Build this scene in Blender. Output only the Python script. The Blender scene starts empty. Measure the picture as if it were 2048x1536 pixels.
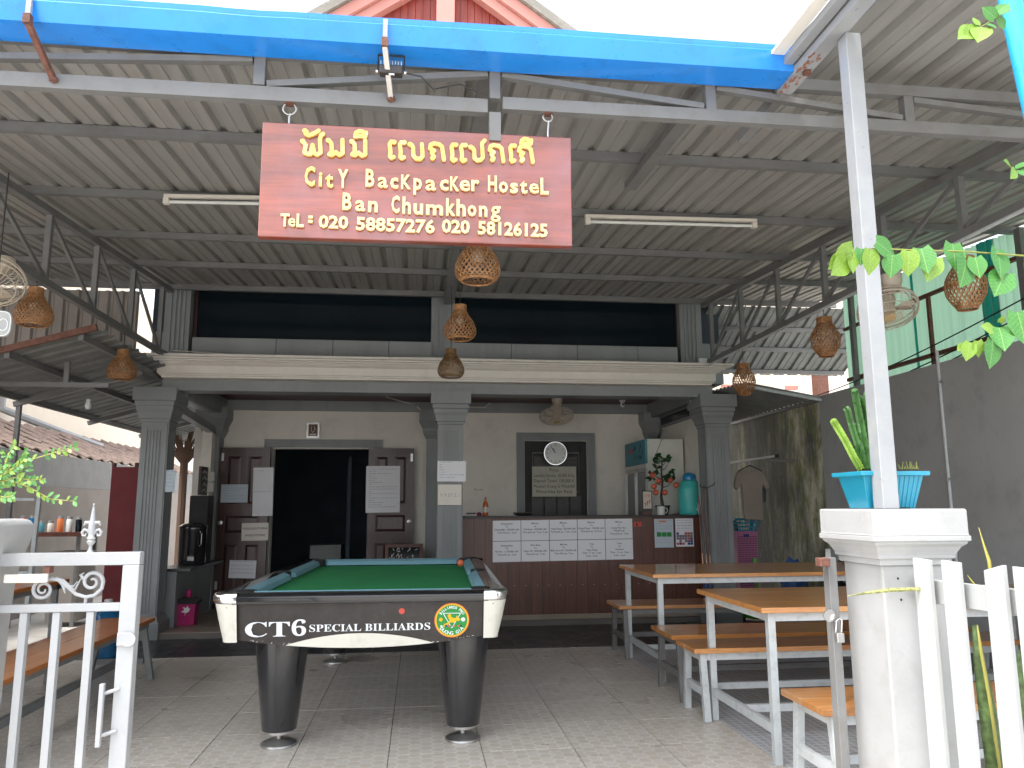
import bpy, math, random
from mathutils import Vector, Matrix
random.seed(7)
V = Vector
C = bpy.context.scene.collection
SC = bpy.context.scene

# ---------------------------------------------------------------- camera, world, sun, exposure
F, EYE = 1540.0, 1.30
YAW, PITCH, ROLL = (math.radians(a) for a in (6.86, 9.08, -0.251))
fw = V((math.sin(YAW) * math.cos(PITCH), math.cos(YAW) * math.cos(PITCH), math.sin(PITCH)))
rt = V((math.cos(YAW), -math.sin(YAW), 0))
up = rt.cross(fw)
rt, up = rt * math.cos(ROLL) + up * math.sin(ROLL), up * math.cos(ROLL) - rt * math.sin(ROLL)
cam_data = bpy.data.cameras.new('camera')
cam_data.sensor_width = 36.0
cam_data.lens = F / 2048 * 36.0
cam_data.clip_start = 0.05
cam_data.clip_end = 800
cam = bpy.data.objects.new('camera', cam_data)
C.objects.link(cam)
m3 = Matrix((rt, up, -fw)).transposed()
cam.matrix_world = Matrix.Translation(V((0, 0, EYE))) @ m3.to_4x4()
SC.camera = cam

world = bpy.data.worlds.new('World')
SC.world = world
world.use_nodes = True
wn = world.node_tree
wn.nodes.clear()
w_out = wn.nodes.new('ShaderNodeOutputWorld')
w_bg = wn.nodes.new('ShaderNodeBackground')
w_sky = wn.nodes.new('ShaderNodeTexSky')
w_sky.sky_type = 'NISHITA'
w_sky.sun_disc = False
SUN_EL, SUN_AZ = math.radians(66), math.radians(-125)      # azimuth from +Y towards +X
w_sky.sun_elevation = SUN_EL
w_sky.sun_rotation = SUN_AZ
w_sky.air_density = 1.0
w_sky.dust_density = 3.5
w_sky.ozone_density = 1.0
w_hs = wn.nodes.new('ShaderNodeHueSaturation')
w_hs.inputs['Saturation'].default_value = 0.20
w_bg.inputs['Strength'].default_value = 0.15
wn.links.new(w_sky.outputs[0], w_hs.inputs['Color'])
wn.links.new(w_hs.outputs[0], w_bg.inputs['Color'])
wn.links.new(w_bg.outputs[0], w_out.inputs['Surface'])

sun_d = bpy.data.lights.new('sun', 'SUN')
sun_d.energy = 0.9
sun_d.angle = math.radians(10)
sun_d.color = (1.0, 0.96, 0.9)
sun = bpy.data.objects.new('sun', sun_d)
C.objects.link(sun)
sdir = V((math.sin(SUN_AZ) * math.cos(SUN_EL), math.cos(SUN_AZ) * math.cos(SUN_EL), math.sin(SUN_EL)))
sun.rotation_euler = (-sdir).to_track_quat('-Z', 'Y').to_euler()
sun.location = (0, 0, 20)

vs = SC.view_settings
vs.view_transform = 'Standard'
vs.look = 'None'
vs.gamma = 1
vs.exposure = 1.95
vs.use_curve_mapping = False
SC.render.engine = 'CYCLES'
SC.cycles.max_bounces = 10
SC.cycles.diffuse_bounces = 6
SC.cycles.glossy_bounces = 4
SC.cycles.transmission_bounces = 6
SC.cycles.transparent_max_bounces = 8
SC.cycles.caustics_reflective = False
SC.cycles.caustics_refractive = False


def ray(px, py):
    return fw + rt * ((px - 1024) / F) - up * ((py - 768) / F)


def P(px, py, x=None, y=None, z=None):
    """the world point seen at a pixel of the photograph on a given plane"""
    d = ray(px, py)
    t = (z - EYE) / d.z if z is not None else (y / d.y if y is not None else x / d.x)
    return d * t + V((0, 0, EYE))


# ---------------------------------------------------------------- materials
MATS = {}


class NT:
    def __init__(s, name):
        s.m = bpy.data.materials.new(name)
        s.m.use_nodes = True
        s.t = s.m.node_tree
        s.t.nodes.clear()
        s.out = s.n('ShaderNodeOutputMaterial')
        s.b = s.n('ShaderNodeBsdfPrincipled')
        s.l(s.b.outputs[0], s.out.inputs[0])

    def n(s, k, **kw):
        a = s.t.nodes.new(k)
        for x, y in kw.items():
            setattr(a, x, y)
        return a

    def l(s, a, b):
        s.t.links.new(a, b)

    def coord(s, scale=(1, 1, 1), kind='Object', rot=(0, 0, 0), rand=False):
        tc = s.n('ShaderNodeTexCoord')
        mp = s.n('ShaderNodeMapping')
        mp.inputs['Scale'].default_value = scale
        mp.inputs['Rotation'].default_value = rot
        if kind == 'World':
            g = s.n('ShaderNodeNewGeometry')
            s.l(g.outputs['Position'], mp.inputs[0])
        else:
            s.l(tc.outputs[kind], mp.inputs[0])
        if rand:
            oi = s.n('ShaderNodeObjectInfo')
            mu = s.math('MULTIPLY', oi.outputs['Random'], 37.0)
            cb = s.n('ShaderNodeCombineXYZ')
            for i in range(3):
                s.l(mu, cb.inputs[i])
            s.l(cb.outputs[0], mp.inputs['Location'])
        return mp.outputs[0]

    def math(s, op, a, b=None, clamp=False):
        x = s.n('ShaderNodeMath', operation=op, use_clamp=clamp)
        for i, q in enumerate((a, b)):
            if q is None:
                continue
            if isinstance(q, (int, float)):
                x.inputs[i].default_value = q
            else:
                s.l(q, x.inputs[i])
        return x.outputs[0]

    def vm(s, op, a, b=None):
        x = s.n('ShaderNodeVectorMath', operation=op)
        for i, q in enumerate((a, b)):
            if q is None:
                continue
            if isinstance(q, (tuple, list)):
                x.inputs[i].default_value = q
            else:
                s.l(q, x.inputs[i])
        return x

    def noise(s, vec, scale, detail=4, rough=.55):
        x = s.n('ShaderNodeTexNoise')
        x.inputs['Scale'].default_value = scale
        x.inputs['Detail'].default_value = detail
        x.inputs['Roughness'].default_value = rough
        s.l(vec, x.inputs['Vector'])
        return x.outputs['Fac']

    def ramp(s, fac, stops):
        x = s.n('ShaderNodeValToRGB')
        e = x.color_ramp.elements
        while len(e) < len(stops):
            e.new(0.5)
        for i, (p, c) in enumerate(stops):
            e[i].position = p
            e[i].color = (*c, 1) if not isinstance(c, (int, float)) else (c, c, c, 1)
        s.l(fac, x.inputs[0])
        return x.outputs[0]

    def mix(s, fac, a, b, bt='MIX'):
        x = s.n('ShaderNodeMixRGB', blend_type=bt)
        for i, q in enumerate((fac, a, b)):
            if isinstance(q, (int, float)):
                x.inputs[i].default_value = q
            elif isinstance(q, tuple):
                x.inputs[i].default_value = (*q, 1)
            else:
                s.l(q, x.inputs[i])
        return x.outputs[0]

    def bump(s, h, strength=.2, dist=.01):
        x = s.n('ShaderNodeBump')
        x.inputs['Strength'].default_value = strength
        x.inputs['Distance'].default_value = dist
        s.l(h, x.inputs['Height'])
        s.l(x.outputs[0], s.b.inputs['Normal'])

    def set(s, **kw):
        for k, v in kw.items():
            i = s.b.inputs[k.replace('_', ' ')]
            if isinstance(v, (int, float)):
                i.default_value = v
            elif isinstance(v, tuple):
                i.default_value = (*v, 1) if len(v) == 3 else v
            else:
                s.l(v, i)


def paint(name, col, rough=.5, metal=0.0, var=.12, scale=3.0, dirt=None, dirt_amt=.0, bump=.06, bscale=60, rand=False, coat=0.0, streak=False):
    """a painted / plain surface with uneven tone, a little relief and optional dirt"""
    a = NT(name)
    v = a.coord(rand=rand)
    n = a.noise(v, scale, 5)
    lo = tuple(c * (1 - var) for c in col)
    hi = tuple(min(1, c * (1 + var)) for c in col)
    c = a.ramp(n, [(.3, lo), (.7, hi)])
    if dirt:
        vv = a.coord((1, 1, .15) if streak else (1, 1, 1), rand=rand)
        d = a.noise(vv, scale * 3.1, 8, .7)
        f = a.ramp(d, [(.5, 0.0), (.72, dirt_amt)])
        c = a.mix(f, c, dirt)
    a.set(Base_Color=c, Metallic=metal)
    r = a.ramp(a.noise(v, scale * 4, 3), [(.3, max(0.02, rough - .08)), (.7, min(1, rough + .08))])
    a.set(Roughness=r)
    if coat:
        a.set(Coat_Weight=coat, Coat_Roughness=.08)
    if bump:
        a.bump(a.noise(v, bscale, 4), bump, .005)
    MATS[name] = a.m
    return a.m


def wood(name, c1, c2, rough=.35, axis=0, coat=.0, scale=1.0, wear_glare=None, rand=True, crough=.08):
    a = NT(name)
    sc = [14 * scale] * 3
    sc[axis] = 1.1 * scale
    v = a.coord(tuple(sc), rand=rand)
    n = a.noise(v, 1.6, 8, .65)
    n2 = a.noise(v, 7, 4, .6)
    c = a.ramp(n, [(.28, c1), (.5, tuple((x + y) / 2 for x, y in zip(c1, c2))), (.72, c2)])
    c = a.mix(a.ramp(n2, [(.35, .35), (.6, 0.0)]), c, tuple(x * .45 for x in c1))
    if wear_glare:  # blotches over the grain: wear on the bench, painted glare on the sign
        w = a.noise(a.coord((2, 2, 2), rand=rand), 1.3, 5, .6)
        c = a.mix(a.ramp(w, [(.45, 0.0), (.75, .7)]), c, wear_glare)
    a.set(Base_Color=c, Roughness=rough)
    if coat:
        a.set(Coat_Weight=coat, Coat_Roughness=crough)
    a.bump(n2, .12, .003)
    MATS[name] = a.m
    return a.m


grey = paint('grey_paint', (.245, .262, .27), .5, var=.10, scale=2, dirt=(.17, .17, .17), dirt_amt=.45, streak=True)
grey_steel = paint('grey_steel', (.175, .177, .178), .45, var=.12, scale=4, dirt=(.13, .11, .09), dirt_amt=.5)
lt_steel = paint('light_steel', (.52, .56, .58), .38, var=.08, scale=5, dirt=(.25, .26, .25), dirt_amt=.5)
white_metal = paint('white_metal', (.31, .325, .345), .35, var=.07, scale=5, dirt=(.38, .38, .36), dirt_amt=.55)
white_wall = paint('pillar_white', (.38, .385, .39), .6, var=.06, scale=4, dirt=(.30, .30, .28), dirt_amt=.45, bump=.25, bscale=35)
picket_white = paint('picket_white', (.41, .42, .42), .45, var=.05, scale=6, dirt=(.5, .5, .46), dirt_amt=.4, streak=True)
cream = paint('cornice_cream', (.68, .65, .61), .6, var=.04, dirt=(.45, .42, .38), dirt_amt=.3)
plaster = paint('wall_plaster', (.78, .75, .69), .8, var=.06, scale=1.2, dirt=(.40, .38, .34), dirt_amt=.25)
dk_grey = paint('dark_grey_wall', (.37, .385, .39), .75, var=.12, scale=1.0, dirt=(.25, .26, .26), dirt_amt=.75, bump=.25, bscale=20)
far_cream = paint('neighbour_cream', (.78, .70, .60), .9, var=.04)
blue = paint('blue_gutter', (.02, .25, .80), .32, var=.06, scale=2.5, dirt=(.02, .13, .40), dirt_amt=.45, coat=.5, bump=.03)
cyan = paint('cyan_pipe', (.03, .42, .75), .3, var=.06, coat=.4)
rust = paint('rusty_metal', (.13, .055, .04), .8, var=.4, scale=30, dirt=(.24, .12, .08), dirt_amt=.8, bump=.5)
black_gloss = paint('black_gloss', (.012, .013, .016), .16, var=.3, scale=6, dirt=(.05, .05, .05), dirt_amt=.25, coat=.6, bump=.02)
black_vinyl = paint('black_vinyl', (.030, .026, .026), .42, var=.25, scale=8, dirt=(.06, .055, .05), dirt_amt=.4, bump=.08)
black_matt = paint('black_matt', (.015, .015, .016), .6, bump=.05)
chrome = paint('chrome', (.75, .76, .78), .12, metal=1.0, var=.05, dirt=(.4, .4, .4), dirt_amt=.3)
dull_chrome = paint('dull_chrome', (.5, .5, .5), .35, metal=.9, var=.15, dirt=(.25, .24, .22), dirt_amt=.5)
cream_cast = paint('cream_casting', (.66, .66, .60), .4, var=.04, dirt=(.4, .38, .33), dirt_amt=.4)
cloth = paint('green_cloth', (.008, .25, .075), .95, var=.12, scale=2, bump=.15, bscale=400)
cushion = paint('cushion_cloth', (.18, .36, .44), .9, var=.08, scale=3, bump=.1, bscale=300)
paper = paint('white_paper', (.78, .79, .84), .6, var=.03, bump=.05, bscale=8)
paper_b = paint('bluish_paper', (.50, .58, .66), .5, var=.04)
ink = paint('printed_ink', (.03, .03, .035), .7, var=.1, bump=0)
ink_brown = paint('marker_ink', (.10, .06, .05), .7, bump=0)
white_ink = paint('white_lettering', (.74, .78, .84), .5, var=.05, bump=0)
plastic_blue = paint('blue_plastic', (.02, .28, .42), .35, var=.08, scale=6, coat=.3, bump=.02)
plastic_lid = paint('blue_lid', (.01, .25, .5), .3, coat=.3, bump=0)
pink = paint('pink_plastic', (.55, .20, .38), .4, var=.06, bump=0)
hot_pink = paint('hot_pink_plastic', (.42, .02, .14), .4, bump=0)
lime = paint('lime_plastic', (.08, .55, .04), .4, bump=0)
gold = paint('gold_letter', (.78, .50, .12), .42, var=.12, scale=9, dirt=(.8, .68, .45), dirt_amt=.7, coat=.3, bump=.05)
cream_letter = paint('pale_letter', (.80, .57, .27), .42, var=.08, scale=9, dirt=(.7, .45, .12), dirt_amt=.5, coat=.3, bump=.05)
pink_trim = paint('pink_trim', (.50, .23, .20), .7, var=.06)
red_panel = paint('red_panel', (.16, .02, .025), .7, var=.2, scale=3)
leaf_m = paint('leaf_green', (.05, .19, .035), .45, var=.25, scale=18, rand=True, bump=.15, bscale=60)
leaf_y = paint('young_leaf', (.16, .28, .03), .45, var=.25, scale=18, rand=True, bump=.15)
for lm in (leaf_m, leaf_y):
    nt = lm.node_tree
    bs = [n for n in nt.nodes if n.type == 'BSDF_PRINCIPLED'][0]
    src = bs.inputs['Base Color'].links[0].from_socket
    tc = nt.nodes.new('ShaderNodeTexCoord')
    sp = nt.nodes.new('ShaderNodeSeparateXYZ')
    nt.links.new(tc.outputs['Object'], sp.inputs[0])

    def mm(op, a_, b_=None, nt=nt):
        q = nt.nodes.new('ShaderNodeMath')
        q.operation = op
        for i, z in enumerate((a_, b_)):
            if z is None:
                continue
            if isinstance(z, (int, float)):
                q.inputs[i].default_value = z
            else:
                nt.links.new(z, q.inputs[i])
        return q.outputs[0]
    ax_ = mm('ABSOLUTE', sp.outputs[0])
    mid = mm('LESS_THAN', ax_, .016)
    ph = mm('FRACT', mm('SUBTRACT', mm('MULTIPLY', sp.outputs[1], 7.0), mm('MULTIPLY', ax_, 5.5)))
    side = mm('MULTIPLY', mm('LESS_THAN', ph, .10), .7)
    fac = mm('MAXIMUM', mid, side)
    mxn = nt.nodes.new('ShaderNodeMixRGB')
    nt.links.new(mm('MULTIPLY', fac, .5), mxn.inputs[0])
    nt.links.new(src, mxn.inputs[1])
    mxn.inputs[2].default_value = (.24, .38, .12, 1)
    nt.links.new(mxn.outputs[0], bs.inputs['Base Color'])
leaf_d = paint('dark_leaf', (.015, .06, .018), .4, var=.3, scale=20, rand=True)
stem_m = paint('vine_stem', (.22, .24, .05), .6, var=.2)
cactus_m = paint('cactus_green', (.035, .115, .02), .5, var=.3, scale=25)
fruit_m = paint('peach_fruit', (.60, .13, .07), .4, var=.3, scale=15, rand=True)
fan_m = paint('fan_plastic', (.52, .46, .38), .4, var=.05, bump=0)
lamp_white = paint('lamp_casing', (.66, .62, .55), .4, var=.05, bump=0)
tube_m = paint('tube_glass', (.62, .64, .62), .2, bump=0)
cable_m = paint('black_cable', (.02, .02, .02), .6, bump=0)
shirt_m = paint('grey_brown_shirt', (.36, .31, .27), .95, var=.1, bump=.2, bscale=30)
soil = paint('soil', (.06, .045, .03), .95, var=.4, scale=30, bump=.5)
ceil_wood = wood('ceiling_wood', (.05, .012, .012), (.10, .022, .02), .4, axis=0)
door_wood = wood('door_wood', (.032, .014, .012), (.072, .026, .022), .35, axis=2, coat=.2)
counter_wood = wood('counter_wood', (.065, .026, .018), (.165, .060, .040), .42, axis=2, coat=.15)
sign_wood = wood('sign_wood', (.11, .012, .007), (.34, .06, .024), .35, axis=0, coat=1.0, scale=.7, rand=False, crough=.12, wear_glare=(.26, .10, .12))  # purplish blotches put the varnish's sky glare into the wood colour
for _n in sign_wood.node_tree.nodes:
    if _n.type == 'BSDF_PRINCIPLED':
        _n.inputs['Coat IOR'].default_value = 1.65
table_wood = wood('table_wood', (.48, .18, .045), (.74, .36, .11), .3, axis=0, coat=.7)
bench_wood_y = wood('bench_wood_long', (.42, .13, .03), (.60, .23, .06), .35, axis=1, coat=.4)
plank_wood = wood('gable_wood', (.16, .018, .012), (.30, .045, .03), .5, axis=2)
cue_wood = wood('cue_wood', (.35, .12, .05), (.45, .2, .09), .3, axis=2, coat=.5)

# bamboo weave
a = NT('bamboo')
v = a.coord((1, 1, 1))
c = a.ramp(a.noise(v, 40, 3), [(.3, (.18, .075, .03)), (.7, (.42, .22, .09))])
a.set(Base_Color=c, Roughness=.5)
bamboo = a.m
a = NT('dark_bamboo')
v = a.coord((1, 1, 1))
c = a.ramp(a.noise(v, 40, 3), [(.3, (.09, .045, .02)), (.7, (.25, .15, .06))])
a.set(Base_Color=c, Roughness=.5)
bamboo_d = a.m

# galvanised roofing sheet: streaky, slightly metallic
a = NT('roof_metal')
v = a.coord((30, .8, 1), 'World')
n = a.noise(v, 1.0, 5, .6)
n2 = a.noise(a.coord((1.2, .6, 1), 'World', rand=False), 1.4, 4)
oi = a.n('ShaderNodeObjectInfo')
c = a.ramp(n, [(.3, (.34, .335, .32)), (.7, (.46, .455, .435))])
c = a.mix(a.ramp(n2, [(.35, 0.0), (.75, .45)]), c, (.30, .255, .22))
c = a.mix(a.math('MULTIPLY', oi.outputs['Random'], .5), c, (.27, .275, .275))
a.set(Base_Color=c, Roughness=a.ramp(n, [(.3, .38), (.7, .55)]), Metallic=.25)
roof_m = a.m
a = NT('lean_to_metal')
n = a.noise(a.coord((3, 3, 3), 'World'), 2.0, 5, .6)
a.set(Base_Color=a.ramp(n, [(.3, (.15, .16, .16)), (.7, (.22, .23, .225))]), Roughness=.7)
roof_m2 = a.m

# printed hexagon floor tile
a = NT('hexagon_tile')
p = a.vm('SCALE', a.coord((1, 1, 0), 'World', rot=(0, 0, math.pi / 2)))
p.inputs['Scale'].default_value = 1 / .072
R_ = (1.0, 1.7320508, 1.0)
H_ = (.5, .8660254, 0.0)


def cell(off):
    q = a.vm('ADD', p.outputs[0], (100 + off[0], 173.20508 + off[1], 0))
    q = a.vm('MODULO', q.outputs[0], R_)
    return a.vm('SUBTRACT', q.outputs[0], H_)


c1, c2 = cell((0, 0)), cell(H_)
d1, d2 = a.vm('LENGTH', c1.outputs[0]), a.vm('LENGTH', c2.outputs[0])
sel = a.math('LESS_THAN', d1.outputs['Value'], d2.outputs['Value'])
mx = a.n('ShaderNodeMix', data_type='VECTOR')
a.l(sel, mx.inputs[0])
a.l(c2.outputs[0], mx.inputs[4])
a.l(c1.outputs[0], mx.inputs[5])
ab = a.vm('ABSOLUTE', mx.outputs[1])
dt = a.vm('DOT_PRODUCT', ab.outputs[0], H_)
sx = a.n('ShaderNodeSeparateXYZ')
a.l(ab.outputs[0], sx.inputs[0])
hd = a.math('MAXIMUM', dt.outputs['Value'], sx.outputs[0])
wob = a.noise(a.coord((1, 1, 1), 'World'), 14, 3)
big = a.noise(a.coord((1, 1, 1), 'World'), 1.1, 5)
cen = a.vm('SUBTRACT', p.outputs[0], mx.outputs[1])
cs = a.n('ShaderNodeSeparateXYZ')
a.l(cen.outputs[0], cs.inputs[0])
cid = a.math('SUBTRACT', cs.outputs[0], a.math('MULTIPLY', cs.outputs[1], 1.7320508))
cid = a.math('ADD', a.math('ROUND', cid), 3000.0)
cid = a.math('MODULO', cid, 3.0)
isp = a.math('LESS_THAN', cid, .5)
fill = a.ramp(a.noise(a.coord((6, 60, 1), 'World'), 3, 4), [(.3, (.52, .475, .415)), (.7, (.62, .57, .50))])
dots = a.noise(a.coord((1, 1, 1), 'World'), 120, 2)
pale = a.ramp(dots, [(.42, (.54, .51, .47)), (.55, (.70, .67, .63))])
base = a.mix(a.math('MULTIPLY', isp, .8), fill, pale)
line = a.ramp(hd, [(.415, 0.0), (.43, 1.0)])
base = a.mix(a.math('MULTIPLY', line, a.ramp(wob, [(.3, .35), (.6, .95)])), base, (.74, .71, .67))
oi = a.n('ShaderNodeObjectInfo')
base = a.mix(a.math('MULTIPLY', oi.outputs['Random'], .22), base, (.45, .43, .40))
base = a.mix(a.ramp(big, [(.42, 0.0), (.7, .25)]), base, (.38, .36, .335))
spk = a.noise(a.coord((1, 1, 1), 'World'), 45, 8, .8)
base = a.mix(a.ramp(spk, [(.63, 0.0), (.70, .6)]), base, (.14, .13, .12))
st2 = a.noise(a.coord((1, 1, 1), 'World'), 2.6, 7, .75)
base = a.mix(a.ramp(st2, [(.54, 0.0), (.66, .30)]), base, (.26, .24, .22))
a.set(Base_Color=base, Roughness=a.ramp(big, [(.3, .22), (.7, .42)]))
a.bump(hd, .05, .002)
hex_m = a.m

# small square mosaic printed tile under the tables
a = NT('mosaic_tile')
br = a.n('ShaderNodeTexBrick')
br.offset = 0
a.l(a.coord((1, 1, 1), 'World'), br.inputs['Vector'])
br.inputs['Scale'].default_value = 1
br.inputs['Brick Width'].default_value = .048
br.inputs['Row Height'].default_value = .048
br.inputs['Mortar Size'].default_value = .004
br.inputs['Color1'].default_value = (.50, .53, .56, 1)
br.inputs['Color2'].default_value = (.40, .43, .46, 1)
br.inputs['Mortar'].default_value = (.74, .77, .80, 1)
a.set(Base_Color=br.outputs['Color'], Roughness=.3)
mosaic_m = a.m

grout = paint('grout', (.16, .15, .14), .9)
black_tile = paint('black_tile', (.035, .039, .045), .34, var=.10, scale=1, rand=True, bump=0)
pale_grout = paint('pale_grout', (.40, .40, .38), .9)
tan_tile = paint('tan_tile', (.30, .25, .20), .35, var=.12)
street = paint('street_concrete', (.56, .54, .50), .85, var=.15, scale=.8, dirt=(.25, .24, .22), dirt_amt=.5, bump=.3)
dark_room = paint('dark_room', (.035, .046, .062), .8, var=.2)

# mossy water-stained wall
a = NT('stained_wall')
v = a.coord((1, 2.2, .55), 'World')
n = a.noise(v, 1.6, 8, .7)
n2 = a.noise(a.coord((1, 3, 1.1), 'World'), 3.5, 8, .75)
c = a.ramp(n, [(.40, (.11, .115, .10)), (.5, (.38, .36, .28)), (.60, (.66, .63, .50))])
c = a.mix(a.ramp(n2, [(.48, 0.0), (.60, .9)]), c, (.17, .21, .05))
c = a.mix(a.ramp(a.noise(a.coord((1, .9, .25), 'World'), 1.1, 5, .6), [(.44, .85), (.56, 0.0)]), c, (.13, .13, .115))
c = a.mix(a.ramp(a.noise(a.coord((1, 9, 1.4), 'World'), 5, 8, .8), [(.58, 0.0), (.64, .9)]), c, (.5, .5, .47))
a.set(Base_Color=c, Roughness=.85)
a.bump(n2, .4, .01)
stain_m = a.m

# translucent green corrugated sheet
for nm, col in (('green_sheet', (.35, .58, .44)), ('teal_sheet', (.03, .36, .33))):
    a = NT(nm)
    n = a.noise(a.coord((1, 14, .3), 'World'), 2, 4)
    c = a.ramp(n, [(.3, tuple(x * .8 for x in col)), (.7, col)])
    a.set(Base_Color=c, Roughness=.4)
    tr = a.n('ShaderNodeBsdfTranslucent')
    a.l(c, tr.inputs[0])
    ms = a.n('ShaderNodeMixShader')
    ms.inputs[0].default_value = .6
    a.l(a.b.outputs[0], ms.inputs[1])
    a.l(tr.outputs[0], ms.inputs[2])
    a.l(ms.outputs[0], a.out.inputs[0])
    MATS[nm] = a.m
green_m, teal_m = MATS['green_sheet'], MATS['teal_sheet']

# dark reflective window glass
a = NT('dark_glass')
n = a.noise(a.coord((1, 1, 1), 'World'), 1.2, 3)
a.set(Base_Color=a.ramp(n, [(.3, (.006, .011, .016)), (.7, (.009, .016, .022))]), Roughness=.12)
a.set(Specular_IOR_Level=.22)
glass_m = a.m
# clear-ish glass and tinted bottle plastic
a = NT('tinted_jug')
a.set(Base_Color=(.10, .68, .64), Roughness=.12, Transmission_Weight=.3, IOR=1.3, Alpha=1.0)
jug_m = a.m
a = NT('water_tint')
a.set(Base_Color=(.02, .38, .38), Roughness=.2)
water_m = a.m
a = NT('blue_bottle')
a.set(Base_Color=(.03, .22, .50), Roughness=.12, Transmission_Weight=.5, IOR=1.3)
bottle_m = a.m
a = NT('fridge_glass')
a.set(Base_Color=(.10, .125, .12), Roughness=.12)
fridge_glass = a.m
# tiled neighbour roof
tile_m = paint('clay_tile', (.17, .12, .10), .85, var=.35, scale=8, dirt=(.32, .28, .24), dirt_amt=.6, bump=.4, rand=True)


def flat(name, col, rough=.6, **k):
    return paint(name, col, rough, bump=0, **k)


red_tag = flat('red_tag', (.55, .08, .06))
orange_ball = flat('orange_ball', (.75, .16, .08), .15)
yellow_p = flat('yellow_print', (.75, .42, .01))
green_p = flat('green_print', (.02, .24, .05))
orange_p = flat('orange_print', (.7, .18, .05))
purple_p = flat('purple_print', (.16, .12, .2))
teal_p = flat('teal_print', (.08, .28, .34))
navy_p = flat('navy_print', (.02, .06, .22))
white_p = flat('white_plastic', (.72, .74, .74), .35)
fridge_white = flat('fridge_white', (.62, .63, .58), .4)
orange_liq = flat('orange_bottle', (.55, .12, .03), .25)
poster_photo = flat('poster_photo', (.22, .16, .18), var=.6, scale=40)


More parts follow.
